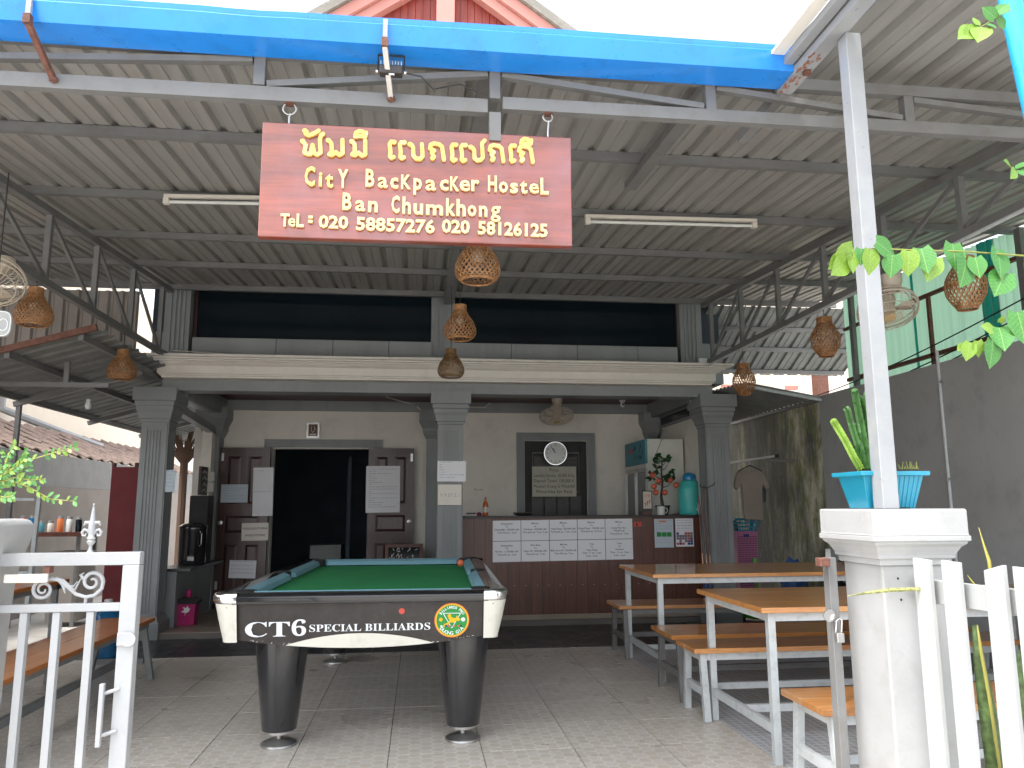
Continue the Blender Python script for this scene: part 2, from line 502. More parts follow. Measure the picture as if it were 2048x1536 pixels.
# ---------------------------------------------------------------- mesh helpers
class MB:
    def __init__(s):
        s.v, s.f, s.mi = [], [], []
        s.cur = 0

    def add(s, vs, fs):
        o = len(s.v)
        s.v += [V(x) for x in vs]
        s.f += [tuple(i + o for i in f) for f in fs]
        s.mi += [s.cur] * len(fs)
        return s

    def box(s, x0, x1, y0, y1, z0, z1):
        vs = [(x, y, z) for z in (z0, z1) for y in (y0, y1) for x in (x0, x1)]
        return s.add(vs, [(0, 2, 3, 1), (4, 5, 7, 6), (0, 1, 5, 4), (2, 6, 7, 3), (0, 4, 6, 2), (1, 3, 7, 5)])

    def beam(s, p, q, w, h, upv=(0, 0, 1), w2=None, h2=None):
        p, q = V(p), V(q)
        d = (q - p).normalized()
        sd = d.cross(V(upv))
        if sd.length < 1e-4:
            sd = d.cross(V((0, 1, 0)))
        sd.normalize()
        u = sd.cross(d)
        vs = []
        for c, ww, hh in ((p, w, h), (q, w2 or w, h2 or h)):
            vs += [c - sd * ww / 2 - u * hh / 2, c + sd * ww / 2 - u * hh / 2, c + sd * ww / 2 + u * hh / 2, c - sd * ww / 2 + u * hh / 2]
        return s.add(vs, [(0, 3, 2, 1), (4, 5, 6, 7), (0, 1, 5, 4), (1, 2, 6, 5), (2, 3, 7, 6), (3, 0, 4, 7)])

    def tube(s, pts, r, n=8, closed=False):
        pts = [V(p) for p in pts]
        k = len(pts)
        rs = r if isinstance(r, (list, tuple)) else [r] * k
        vs, fs = [], []
        prev = None
        for i, p in enumerate(pts):
            if closed:
                d = pts[(i + 1) % k] - pts[i - 1]
            else:
                d = pts[min(i + 1, k - 1)] - pts[max(i - 1, 0)]
            d.normalize()
            if prev is None:
                a0 = d.cross(V((0, 0, 1)))
                if a0.length < .1:
                    a0 = d.cross(V((1, 0, 0)))
            else:
                a0 = prev - d * prev.dot(d)
                if a0.length < 1e-5:
                    a0 = d.cross(V((0, 0, 1)))
            a0.normalize()
            prev = a0
            b0 = d.cross(a0)
            for j in range(n):
                t = 2 * math.pi * j / n
                vs.append(p + (a0 * math.cos(t) + b0 * math.sin(t)) * rs[i])
        for i in range(k if closed else k - 1):
            i2 = (i + 1) % k
            for j in range(n):
                j2 = (j + 1) % n
                fs.append((i * n + j, i * n + j2, i2 * n + j2, i2 * n + j))
        if not closed:
            fs.append(tuple(range(n))[::-1])
            fs.append(tuple((k - 1) * n + j for j in range(n)))
        return s.add(vs, fs)

    def lathe(s, prof, c=(0, 0, 0), n=20, ax=(0, 0, 1), caps=True):
        c = V(c)
        ax = V(ax).normalized()
        a0 = ax.cross(V((0, 1, 0)))
        if a0.length < .1:
            a0 = ax.cross(V((1, 0, 0)))
        a0.normalize()
        b0 = ax.cross(a0)
        vs, fs = [], []
        for r, z in prof:
            for j in range(n):
                t = 2 * math.pi * j / n
                vs.append(c + ax * z + (a0 * math.cos(t) + b0 * math.sin(t)) * r)
        for i in range(len(prof) - 1):
            for j in range(n):
                j2 = (j + 1) % n
                fs.append((i * n + j, i * n + j2, (i + 1) * n + j2, (i + 1) * n + j))
        if caps:
            fs.append(tuple(range(n))[::-1])
            fs.append(tuple((len(prof) - 1) * n + j for j in range(n)))
        return s.add(vs, fs)

    def rstack(s, x0, x1, y0, y1, prof):
        """a rectangle grown by off at each height: mouldings, capitals, tapered blocks"""
        vs, fs = [], []
        for o, z in prof:
            vs += [(x0 - o, y0 - o, z), (x1 + o, y0 - o, z), (x1 + o, y1 + o, z), (x0 - o, y1 + o, z)]
        for i in range(len(prof) - 1):
            for j in range(4):
                j2 = (j + 1) % 4
                fs.append((i * 4 + j, i * 4 + j2, i * 4 + 4 + j2, i * 4 + 4 + j))
        fs.append((3, 2, 1, 0))
        k = (len(prof) - 1) * 4
        fs.append((k, k + 1, k + 2, k + 3))
        return s.add(vs, fs)

    def prism(s, poly, o, r, u, depth, n=None):
        """polygon in the plane (r, u) at o, given thickness depth along r x u (outwards)"""
        o, r, u = V(o), V(r), V(u)
        nn = r.cross(u).normalized()
        k = len(poly)
        vs = [o + r * a + u * b for a, b in poly] + [o + r * a + u * b + nn * depth for a, b in poly]
        fs = [tuple(range(k))[::-1], tuple(range(k, 2 * k))]
        for i in range(k):
            j = (i + 1) % k
            fs.append((i, j, k + j, k + i))
        return s.add(vs, fs)

    def text(s, body, o, r=(1, 0, 0), u=(0, 0, 1), size=.1, width=None, align='CENTER', ext=0.0, lift=.0015, bold=0.0, italic=0.0):
        """lettering: flat print (ext = 0) or raised letters; o = baseline point"""
        vs, fs, x0, x1 = glyphs(body, bold, ext > 0)
        if not vs:
            return s
        sx = size
        if width:
            sx = width / max(x1 - x0, 1e-6)
        off = {'CENTER': (x0 + x1) / 2, 'LEFT': x0, 'RIGHT': x1}[align]
        o, r, u = V(o), V(r), V(u)
        nn = r.cross(u).normalized()
        zmax = 1.0
        return s.add([o + r * ((a - off) * sx + italic * b * size) + u * b * size + nn * (lift + c * ext) for a, b, c in vs], fs)

    def stroke(s, pts, w, o, r, u, depth, n=6):
        """rounded brush stroke in a plane: a chain of thick flat segments with round ends"""
        o, r, u = V(o), V(r), V(u)
        for (a0, b0), (a1, b1) in zip(pts[:-1], pts[1:]):
            L = math.hypot(a1 - a0, b1 - b0)
            if L < 1e-6:
                continue
            ang = math.atan2(b1 - b0, a1 - a0)
            poly = []
            for k in range(n + 1):
                t = ang - math.pi / 2 + math.pi * k / n
                poly.append((a1 + math.cos(t) * w / 2, b1 + math.sin(t) * w / 2))
            for k in range(n + 1):
                t = ang + math.pi / 2 + math.pi * k / n
                poly.append((a0 + math.cos(t) * w / 2, b0 + math.sin(t) * w / 2))
            s.prism(poly, o, r, u, depth * random.uniform(.93, 1.07))
        return s

    def build(s, name, mat, parent=None, smooth=False, bevel=0, label=None):
        o0 = V((0, 0, 0))
        if parent is not None:
            o0 = WORLD.get(parent.name, V((0, 0, 0)))
        me = bpy.data.meshes.new(name)
        me.from_pydata([v - o0 for v in s.v], [], s.f)
        for m in (mat if isinstance(mat, (list, tuple)) else [mat]):
            me.materials.append(m)
        if isinstance(mat, (list, tuple)):
            me.polygons.foreach_set('material_index', s.mi)
        if smooth:
            me.polygons.foreach_set('use_smooth', [True] * len(me.polygons))
            try:
                me.set_sharp_from_angle(angle=math.radians(38))
            except Exception:
                pass
        me.update()
        ob = bpy.data.objects.new(name, me)
        C.objects.link(ob)
        if parent is not None:
            ob.parent = parent
            WORLD[ob.name] = o0
        else:
            WORLD[ob.name] = V((0, 0, 0))
        if bevel:
            bv = ob.modifiers.new('bevel', 'BEVEL')
            bv.width = bevel
            bv.segments = 2
            bv.limit_method = 'ANGLE'
        if label:
            ob['label'] = label
        return ob


WORLD = {}
_gl = {}


def glyphs(body, bold, solid):
    k = (body, bold, solid)
    if k not in _gl:
        cu = bpy.data.curves.new('t', 'FONT')
        cu.body = body
        cu.size = 1
        cu.resolution_u = 2
        cu.offset = bold
        if solid:
            cu.extrude = .5
            cu.bevel_depth = 0
        ob = bpy.data.objects.new('t', cu)
        C.objects.link(ob)
        bpy.context.view_layer.update()
        me = ob.to_mesh()
        vs = [(v.co.x, v.co.y, v.co.z + .5 if solid else 0) for v in me.vertices]
        fs = [tuple(p.vertices) for p in me.polygons]
        ob.to_mesh_clear()
        bpy.data.objects.remove(ob)
        bpy.data.curves.remove(cu)
        xs = [v[0] for v in vs] or [0]
        _gl[k] = (vs, fs, min(xs), max(xs))
    return _gl[k]


def tag(o, label, cat, group=None):
    o['label'] = label
    o['category'] = cat
    if group:
        o['group'] = group
    return o


def thing(name, label, cat, loc=(0, 0, 0), group=None):
    o = bpy.data.objects.new(name, None)
    o.empty_display_size = .1
    o.location = loc
    C.objects.link(o)
    WORLD[o.name] = V(loc)
    return tag(o, label, cat, group)


def struct(o):
    o['kind'] = 'structure'
    return o


KIDS = {}


def dup(root, loc, label=None, rotz=0.0, scale=None, mat=None):
    ch = [o for o in C.objects if o.parent == root]
    r = root.copy()
    C.objects.link(r)
    r.location = loc
    r.rotation_euler = (0, 0, rotz)
    if scale:
        r.scale = (scale,) * 3 if isinstance(scale, (int, float)) else scale
    if label:
        r['label'] = label
    WORLD[r.name] = V(loc)
    for c0 in ch:
        c = c0.copy()
        C.objects.link(c)
        c.parent = r
        WORLD[c.name] = V(loc)
        for g0 in [o for o in C.objects if o.parent == c0]:
            g = g0.copy()
            C.objects.link(g)
            g.parent = c
    return r


def shared(me_ob, name, loc, parent=None, rot=None, scale=None, mat=None):
    """another piece that shares a piece's mesh"""
    o = bpy.data.objects.new(name, me_ob.data)
    C.objects.link(o)
    p0 = WORLD.get(parent.name, V((0, 0, 0))) if parent else V((0, 0, 0))
    o.location = V(loc) - p0
    if rot:
        o.rotation_euler = rot
    if scale:
        o.scale = scale
    if parent:
        o.parent = parent
    return o


X_, Y_, Z_ = V((1, 0, 0)), V((0, 1, 0)), V((0, 0, 1))

# ================================================================ GROUND AND FLOORS
b = MB()
b.box(-120, 120, -120, 120, -.30, -.06)
struct(b.build('street_ground', street))

floor = struct(MB().box(-6.2, 4.4, 2.2, 7.399, -.2, -.006).build('porch_floor', grout))
T, TX0, TY1 = .5, -1.64, 7.4
first = None
ks = random.Random(3)
for i in range(-7, 7):
    for j in range(0, 11):
        x0, y1 = TX0 + i * T, TY1 - j * T
        if y1 - T < 1.85:
            continue
        cx, cy = x0 + T / 2, y1 - T / 2
        if first is None:
            bb = MB().box(-T / 2 + .0022, T / 2 - .0022, -T / 2 + .0022, T / 2 - .0022, -.006, 0)
            first = bb.build('floor_tile', hex_m, floor)
            first.location = (cx, cy, 0)
        else:
            o = shared(first, 'floor_tile', (cx, cy, ks.uniform(-.0006, .0006)), floor)
# mosaic zone
mfirst = None
for i in range(0, 5):
    for j in range(0, 11):
        cx, cy = 1.86 + .5 * i + .25, 7.4 - .5 * j - .25
        if cy < 2.2:
            continue
        if mfirst is None:
            mfirst = MB().box(-.249, .249, -.249, .249, -.006, 0).build('mosaic_tile', mosaic_m, floor)
            mfirst.location = (cx, cy, 0)
        else:
            shared(mfirst, 'mosaic_tile', (cx, cy, 0), floor)
# black tile strip in front of the house
kf = None
for i in range(-8, 10):
    for j in range(0, 3):
        cx, cy = .04 + i * .45 + .225, 7.4 + j * .45 + .225
        if kf is None:
            kf = MB().box(-.221, .221, -.221, .221, -.0045, .001).build('black_floor_tile', black_tile, floor)
            kf.location = (cx, cy, 0)
        else:
            shared(kf, 'black_floor_tile', (cx, cy, ks.uniform(-.0005, .0005)), floor)

struct(MB().box(-3.56, 4.1, 7.4, 8.78, -.2, -.004).build('tile_bed', pale_grout))
hfloor = struct(MB().box(-3.1, -.3, 8.40, 8.78, -.2, .055).box(-3.1, 3.75, 8.7801, 10.5, -.2, .055).build('house_floor', grout))
tf = None
for i in range(17):
    for j in range(5):
        cx, cy = -3.1 + .4 * i + .2, 8.4 + .4 * j + .2
        if cy < 8.8 and cx > -.4:
            continue
        if tf is None:
            tf = MB().box(-.198, .198, -.198, .198, -.004, .004).build('tan_floor_tile', tan_tile, hfloor)
            tf.location = (cx, cy, .06)
        else:
            shared(tf, 'tan_floor_tile', (cx, cy, .06), hfloor)

# ================================================================ HOSTEL BUILDING
HO = thing('hostel_building', 'grey and cream single-storey hostel front with dark upper windows behind the metal porch', 'building', (0, 8.3, 0))
# back wall of the porch with door and window openings
DX0, DX1, DZ = -1.90, -.60, 2.07
WX0, WX1, WZ0, WZ1 = 1.42, 2.28, 1.05, 2.19
b = MB()
for x0, x1, z0, z1 in ((-2.9, DX0, .06, 2.57), (DX0, DX1, DZ, 2.57), (DX1, WX0, .06, 2.57), (WX0, WX1, WZ1, 2.57), (WX0, WX1, .06, WZ0), (WX1, 3.5, .06, 2.57)):
    b.box(x0, x1, 10.4, 10.55, z0, z1)
b.build('back_wall', plaster, HO)
MB().box(-2.62, DX0 - .63, 10.375, 10.399, .06, .62).build('wall_dado', grey, HO)
MB().box(3.30, 3.45, 8.85, 10.4, .06, 2.52).build('side_wall', plaster, HO)
MB().box(-2.9, 3.5, 10.33, 10.41, 2.57, 2.70).build('wall_beam', grey, HO)
# ceiling planks
cp = None
for i in range(12):
    bb = MB().box(-2.85, 3.45, 8.62 + i * .148, 8.62 + i * .148 + .142, 2.70, 2.72)
    bb.build('ceiling_plank', ceil_wood, HO)
MB().box(-2.95, 3.55, 8.6, 10.6, 2.722, 2.85).build('porch_ceiling_slab', grey, HO)
# beams
MB().box(-2.70, 3.32, 8.38, 8.62, 2.53, 2.655).build('front_beam', grey, HO, bevel=.004)
MB().box(-2.72, -2.50, 8.62, 10.4, 2.50, 2.70).build('side_beam', grey, HO)
MB().box(3.13, 3.32, 8.62, 10.4, 2.50, 2.70).build('side_beam', grey, HO)
MB().box(.25, .45, 8.62, 10.33, 2.58, 2.70).build('cross_beam', grey, HO)
MB().beam((-2.61, 8.7, 2.37), (-2.61, 10.2, 2.27), .08, .09).build('side_rail', grey, HO)
# cornice
prof = [(0, 2.645), (0, 2.665), (.018, 2.667), (.018, 2.682), (.035, 2.684), (.035, 2.765), (.05, 2.772), (.075, 2.786), (.09, 2.803), (.115, 2.806), (.115, 2.818), (.15, 2.822), (.15, 2.836), (.19, 2.84), (.19, 2.863)]
MB().rstack(-2.67, 3.26, 8.24, 8.9, prof).build('cornice', cream, HO)
# upper storey: parapet slabs, pilasters, glass
sx = [-2.42, -1.55, -.95, -.35, .12]
sx2 = [.26, 1.0, 1.75, 2.45, 2.92]
for arr in (sx, sx2):
    for x0, x1 in zip(arr[:-1], arr[1:]):
        MB().box(x0 + .003, x1 - .003, 8.36, 8.55, 2.863, 3.10).build('sill_slab', grey, HO)
MB().box(-2.9, 3.5, 8.58, 8.8, 2.863, 3.2).build('upper_wall_base', grey, HO)
for x0, x1 in ((-2.42, .18), (.32, 2.96)):
    w = MB()
    w.box(x0 - .03, x1 + .03, 8.50, 8.56, 3.10, 3.13)
    w.box(x0 - .03, x0, 8.50, 8.56, 3.13, 3.65)
    w.box(x1, x1 + .03, 8.50, 8.56, 3.13, 3.65)
    wo = w.build('upper_window', door_wood, HO)
    MB().box(x0, x1, 8.52, 8.535, 3.13, 3.65).build('window_pane', glass_m, wo)
for cx in (-2.60, .24, 3.10):
    c = MB()
    c.box(cx - .13, cx + .13, 8.40, 8.6, 2.863, 3.66)
    for k in (-.07, -.023, .023, .07):
        c.box(cx + k - .012, cx + k + .012, 8.385, 8.401, 2.95, 3.65)
    c.build('upper_pilaster', grey, HO)
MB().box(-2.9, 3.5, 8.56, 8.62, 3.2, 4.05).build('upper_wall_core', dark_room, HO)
MB().box(-3.0, 3.6, 8.62, 12.5, 4.0, 6.2).build('upper_storey_wall', far_cream, HO)


def column(cx, cy, ztop, name='column'):
    w = .125
    base = MB().rstack(cx - w, cx + w, cy - w, cy + w, [(.05, -.003), (.05, .16), (.03, .18), (.02, .22), (0, .24), (0, 2.22)])
    co = base.build(name, grey, HO, bevel=.003)
    fl = MB()
    for face in ('f', 'l', 'r'):
        def strip(a0, a1, z0, z1, d=.012):
            if face == 'f':
                fl.box(cx + a0, cx + a1, cy - w - d, cy - w, z0, z1)
            elif face == 'l':
                fl.box(cx - w - d, cx - w, cy + a0, cy + a1, z0, z1)
            else:
                fl.box(cx + w, cx + w + d, cy + a0, cy + a1, z0, z1)
        strip(-.125, -.075, .24, 2.2)
        strip(.075, .125, .24, 2.2)
        strip(-.075, .075, 2.12, 2.2)
        for k in (-.048, -.016, .016, .048):
            strip(k - .008, k + .008, .26, 2.12 - abs(k) * .4, .009)
    fl.build('fluting', grey, co)
    MB().rstack(cx - w, cx + w, cy - w, cy + w, [(.012, 2.19), (.02, 2.2), (.02, 2.225), (.035, 2.23), (.035, 2.25), (.045, 2.29), (.06, 2.325), (.06, 2.36), (.072, 2.37), (.072, 2.41), (.092, 2.42), (.092, ztop)]).build('capital', grey, co)
    return co


column(-2.75, 8.54, 2.555)
column(.333, 8.54, 2.56)
column(3.364, 8.54, 2.56)


def pilaster(cx, y0, y1, w, z0=.06):
    p = MB().box(cx - w, cx + w, y0, y1, z0, 2.3).build('pilaster', grey, HO)
    MB().rstack(cx - w, cx + w, y0, y1 - .01, [(0.001, 2.2), (.03, 2.25), (.05, 2.30), (.05, 2.34), (.09, 2.42), (.10, 2.44), (.10, 2.57)]).build('capital', grey, p)
    return p


pilaster(-2.62, 10.16, 10.4, .09)
pilaster(.16, 10.28, 10.4, .07)
pilaster(3.17, 10.25, 10.4, .045, 2.05)
# half wall on the left between column and rear pilaster
MB().box(-2.68, -2.54, 8.75, 10.15, .06, .64).build('half_wall', grey, HO)
MB().box(-2.74, -2.40, 8.73, 10.15, .64, .67).build('half_wall_top', black_tile, HO)
MB().box(-2.70, -2.58, 10.0, 10.15, .67, 2.3).build('side_post', plaster, HO)

# door frame, open leaves, dark room behind
f = MB()
for k, (o, d) in enumerate(((0, .05), (.035, .035), (.07, .02))):
    x0, x1, z1 = DX0 - .11 + o, DX1 + .11 - o, DZ + .12 - o
    f.box(x0, x0 + .035, 10.4 - d, 10.401, .06, z1 - .035)
    f.box(x1 - .035, x1, 10.4 - d, 10.401, .06, z1 - .035)
    f.box(x0, x1, 10.4 - d, 10.401, z1 - .035, z1)
f.build('door_frame', grey, HO)
r = MB()
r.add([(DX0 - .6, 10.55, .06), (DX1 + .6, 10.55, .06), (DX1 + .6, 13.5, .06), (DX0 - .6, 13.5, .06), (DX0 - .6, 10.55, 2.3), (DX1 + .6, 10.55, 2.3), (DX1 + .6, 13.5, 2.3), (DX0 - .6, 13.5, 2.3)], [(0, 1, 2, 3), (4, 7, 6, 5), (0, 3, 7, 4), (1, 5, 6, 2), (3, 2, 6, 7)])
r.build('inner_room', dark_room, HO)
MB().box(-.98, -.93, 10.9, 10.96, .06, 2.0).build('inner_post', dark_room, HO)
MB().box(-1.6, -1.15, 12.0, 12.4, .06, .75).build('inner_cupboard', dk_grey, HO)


def leaf(x0, x1, hinge_left):
    y0, y1 = 10.265, 10.30
    d = MB().box(x0, x1, y0, y1, .08, 2.07).build('door_leaf', door_wood, HO, bevel=.003)
    w = x1 - x0
    rails = [(.08, .22), (.86, .98), (1.22, 1.34), (1.97, 2.07)]
    st = MB()
    for z0, z1 in rails:
        st.box(x0, x1, y0 - .014, y0, z0, z1)
    for a0, a1 in ((x0, x0 + .09), (x0 + w / 2 - .035, x0 + w / 2 + .035), (x1 - .09, x1)):
        for (z0, z1), (z2, z3) in zip(rails[:-1], rails[1:]):
            if z1 < 1.1 < z2 and a0 > x0 and a1 < x1:
                continue
            st.box(a0, a1, y0 - .014, y0, z1, z2)
    st.build('stile_and_rail', door_wood, d)
    for (z0, z1), (z2, z3) in zip(rails[:-1], rails[1:]):
        cells = [(x0 + .09, x0 + w / 2 - .035), (x0 + w / 2 + .035, x1 - .09)]
        if z1 < 1.1 < z2:
            cells = [(x0 + .09, x1 - .09)]
        for a0, a1 in cells:
            MB().rstack(a0 + .05, a1 - .05, y0 - .009, y0 - .0085, [(0, 0)] * 2)
            pz = MB()
            pz.add([(a0 + .015, y0 - .001, z1 + .015), (a1 - .015, y0 - .001, z1 + .015), (a1 - .015, y0 - .001, z2 - .015), (a0 + .015, y0 - .001, z2 - .015),
                    (a0 + .045, y0 - .012, z1 + .045), (a1 - .045, y0 - .012, z1 + .045), (a1 - .045, y0 - .012, z2 - .045), (a0 + .045, y0 - .012, z2 - .045)],
                   [(0, 1, 5, 4), (1, 2, 6, 5), (2, 3, 7, 6), (3, 0, 4, 7), (4, 5, 6, 7)])
            pz.build('raised_panel', door_wood, d)
    hx = x0 + .03 if hinge_left else x1 - .03
    for z in (.3, 1.9):
        MB().box(hx - .015, hx + .015, y0 - .022, y0 - .0145, z, z + .1).build('hinge', dull_chrome, d)
    kx = x1 - .05 if not hinge_left else x0 + .05
    MB().lathe([(.022, 0), (.03, .02), (.028, .045), (.01, .05)], (kx, y0 - .015, 1.12), 12, (0, -1, 0)).build('door_knob', dull_chrome, d, smooth=True)


leaf(-2.53, -1.91, True)
leaf(-.66, -.07, False)

# counter window with boarded black shutter
f = MB()
for o, d in ((0, .05), (.035, .035), (.07, .02)):
    x0, x1, z1 = WX0 - .11 + o, WX1 + .11 - o, WZ1 + .11 - o
    f.box(x0, x0 + .035, 10.4 - d, 10.401, 1.0, z1 - .035)
    f.box(x1 - .035, x1, 10.4 - d, 10.401, 1.0, z1 - .035)
    f.box(x0, x1, 10.4 - d, 10.401, z1 - .035, z1)
f.build('window_frame', grey, HO)
wd = MB().box(WX0, WX1, 10.43, 10.48, WZ0, WZ1).build('window_shutter', black_matt, HO)
for i in range(9):
    MB().box(WX0 + .13, WX1 - .13, 10.42, 10.4295, 1.52 + i * .052, 1.52 + i * .052 + .044).build('louvre_slat', black_vinyl, wd)
for i in range(4):
    MB().box(WX0 + .1 + i * .175, WX0 + .1 + i * .175 + .15, 10.422, 10.4295, 1.06, 1.45).build('shutter_panel', black_vinyl, wd)
g = MB()
for z in (2.03, 1.50):
    g.beam((WX0 + .11, 10.415, z), (WX1 - .11, 10.415, z), .006, .012)
for x in (WX0 + .11, WX1 - .11):
    g.beam((x, 10.415, 1.50), (x, 10.415, 2.03), .006, .012)
g.build('wire_guard', grey_steel, wd)
# side transom on the right
tr = MB().box(3.24, 3.29, 8.9, 10.1, 2.36, 2.50).build('side_transom', grey, HO)
MB().box(3.232, 3.239, 8.95, 10.05, 2.38, 2.48).build('window_pane', glass_m, tr)

# gable of the upper roof, seen over the gutter
GA = thing('roof_gable', 'pink trimmed gable end with red-brown boards rising above the blue gutter', 'roof', (.3, 9.5, 6.0))
ax, az = .26, 8.9
sl = .72
n = 40
for i in range(n):
    x0 = ax - 2.0 + i * .1
    xm = x0 + .05
    zt = az - .35 - abs(xm - ax) * sl
    if zt < 6.5:
        continue
    MB().box(x0 + .003, x0 + .097, 9.55, 9.58, 6.2, zt).build('gable_board', plank_wood, GA)
MB().prism([(-2.0, 6.3), (2.0, 6.3), (2.0, 7.0), (0, 8.5), (-2.0, 7.0)], (ax, 9.62, 0), X_, Z_, .02).build('gable_backing', plank_wood, GA)
for sgn in (-1, 1):
    def bar(o0, o1, y0, y1, m, nm):
        q = MB()
        xa, za = ax, az
        L = 3.1
        pts = [(0, -o0), (0, -o1), (sgn * L, -o1 - L * sl), (sgn * L, -o0 - L * sl)]
        if sgn < 0:
            pts = pts[::-1]
        q.prism(pts, (ax, y1, az), X_, Z_, y1 - y0)
        q.build(nm, m, GA)
    bar(.0, .14, 9.3, 9.7, paint('gable_tile_edge%d' % sgn, (.22, .21, .19), .9, dirt=(.4, .38, .33), dirt_amt=.6), 'roof_edge')
    bar(.15, .33, 9.36, 9.52, pink_trim, 'barge_board')
    bar(.34, .50, 9.42, 9.55, pink_trim, 'barge_board')
    q = MB()
    q.beam((ax + sgn * .05, 9.50, 7.45), (ax + sgn * .55, 9.50, 7.15), .06, .12)
    q.build('strut', pink_trim, GA)
MB().box(ax - .12, ax + .12, 9.40, 9.55, 6.2, 8.55).build('gable_post', pink_trim, GA)

# ================================================================ METAL PORCH CANOPY
def rz(y):
    return 3.655 + .07 * (y - 8.3)


CA = thing('porch_canopy', 'large grey steel porch canopy roofed with ribbed metal sheets over the pool table', 'canopy', (0, 5.5, 3.2))


def sheet_profile(x0, n, pitch=.19):
    pts = []
    for i in range(n):
        o = x0 + i * pitch
        pts += [(o, 0), (o + .045, 0), (o + .05, .006), (o + .06, .006), (o + .065, 0), (o + .125, 0), (o + .14, .028), (o + .165, .028), (o + .18, 0)]
    pts.append((x0 + n * pitch, 0))
    return pts


def sheet(name, x0, n, y0, y1, zf, mat, parent, pitch=.19):
    pts = sheet_profile(x0, n, pitch)
    k = len(pts)
    vs = [(x, y0, zf(y0) + h) for x, h in pts] + [(x, y1, zf(y1) + h) for x, h in pts] + [(x, y0, zf(y0) + h + .003) for x, h in pts] + [(x, y1, zf(y1) + h + .003) for x, h in pts]
    fs = []
    for i in range(k - 1):
        fs.append((i, k + i, k + i + 1, i + 1))
        fs.append((2 * k + i, 2 * k + i + 1, 3 * k + i + 1, 3 * k + i))
    q = MB()
    q.add(vs, fs)
    return q.build(name, mat, parent)


x = -5.24
while x < 4.1:
    y0 = 2.985 if x < 1.55 else 1.95
    lift = random.uniform(0, .006)
    sheet('roof_sheet', x, 4, y0, 8.56, lambda y, l=lift: rz(y) + l, roof_m, CA)
    x += .758
for py in (7.24, 6.27, 5.24, 4.18):
    z = rz(py)
    MB().box(-5.2, 4.83, py - .02, py + .02, z - .056, z - .002).build('purlin', grey_steel, CA)
MB().box(-5.2, 4.83, 8.25, 8.29, rz(8.27) - .06, rz(8.3) - .002).build('purlin', grey_steel, CA)
MB().box(1.55, 4.83, 2.03, 2.07, rz(2.05) - .056, rz(2.05) - .002).build('purlin', grey_steel, CA)
# front truss
FT = MB().box(-5.2, .262, 2.98, 3.02, 2.925, 2.985).build('front_truss', grey_steel, CA)
MB().box(.325, 4.83, 2.98, 3.02, 2.945, 2.999).build('bottom_chord', grey_steel, FT)
MB().box(-5.2, 4.83, 2.98, 3.02, 3.12, 3.17).build('top_chord', grey_steel, FT)
vx = [-4.4, -3.4, -2.62, P(520, 160, y=3).x, .292, P(1418, 190, y=3).x, P(1812, 210, y=3).x, 3.5, 4.4]
for i, x0 in enumerate(vx):
    MB().box(x0 - .022, x0 + .022, 2.979, 3.021, 2.99, 3.118).build('upright', grey_steel, FT)
    if i < len(vx) - 1:
        x1 = vx[i + 1]
        if i in (0, 1, 2, 3):
            p0, p1 = (x0 + .03, 3, 3.0), (x1 - .03, 3, 3.105)
        else:
            p0, p1 = (x0 + .03, 3, 3.105), (x1 - .03, 3, 3.015)
        MB().beam(p0, p1, .032, .026).build('diagonal', grey_steel, FT)
# side trusses and centre rafter
for tx, zb in ((-2.62, 2.868), (3.19, 2.885)):
    TR = MB().box(tx - .022, tx + .022, 2.6 if tx > 0 else 3.03, 8.22, zb - .025, zb + .025).build('side_truss', grey_steel, CA)
    t = MB()
    y0 = 2.3 if tx > 0 else 3.03
    t.beam((tx, y0, rz(y0) - .085), (tx, 8.22, rz(8.22) - .085), .05, .05)
    t.build('top_chord', grey_steel, TR)
    ys = [3.22, 4.02, 4.8, 5.6, 6.4, 7.2, 8.0] if tx > 0 else [3.95, 4.75, 5.55, 6.36, 7.16, 7.95]
    for i, yy in enumerate(ys):
        MB().box(tx - .02, tx + .02, yy - .02, yy + .02, zb + .025, rz(yy) - .112).build('upright', grey_steel, TR)
        if i:
            ya = ys[i - 1]
            MB().beam((tx, ya + .04, rz(ya) - .13), (tx, yy - .03, zb + .04), .02, .03).build('diagonal', grey_steel, TR)
MB().beam((.292, 3.03, rz(3.03) - .10), (.292, 8.3, rz(8.3) - .10), .10, .075).build('centre_rafter', grey_steel, CA)
MB().box(.268, .316, 2.975, 3.03, 2.80, 2.925).build('centre_stub', grey_steel, CA)
MB().beam((1.30, 3.03, rz(3.0) - .085), (1.30, 4.5, rz(4.5) - .085), .07, .05).build('short_rafter', grey_steel, CA)
# right front edge beam
EB = thing('edge_beam', 'white and grey steel edge beam with rust spots running forward from the right gutter end', 'beam', (1.58, 2.5, 3.1))
MB().box(1.535, 1.60, 1.95, 2.97, 3.085, 3.12).build('lower_tube', white_metal, EB)
MB().box(1.49, 1.53, 1.95, 2.93, 3.125, 3.155).build('upper_tube', white_metal, EB)
MB().box(1.535, 1.56, 1.95, 2.93, 3.122, 3.17).build('web_strip', grey_steel, EB)
MB().box(1.43, 1.488, 1.95, 2.80, 3.158, 3.17).build('flashing', plaster, EB)
MB().beam((1.565, 2.97, 3.10), (1.50, 3.28, 3.03), .045, .05).build('tail_tube', grey_steel, EB)
q = MB()
rk = random.Random(31)
for k in range(46):
    cx_, cy_ = 1.536 + rk.random() ** 2 * .05, 2.66 + rk.random() * .30
    r0_ = rk.uniform(.002, .009)
    q.add([(cx_ + r0_ * rk.uniform(.5, 1.2) * math.cos(i * math.pi / 4), cy_ + 1.8 * r0_ * rk.uniform(.5, 1.3) * math.sin(i * math.pi / 4), 3.0842 - k * .00002) for i in range(8)], [tuple(range(8))[::-1]])
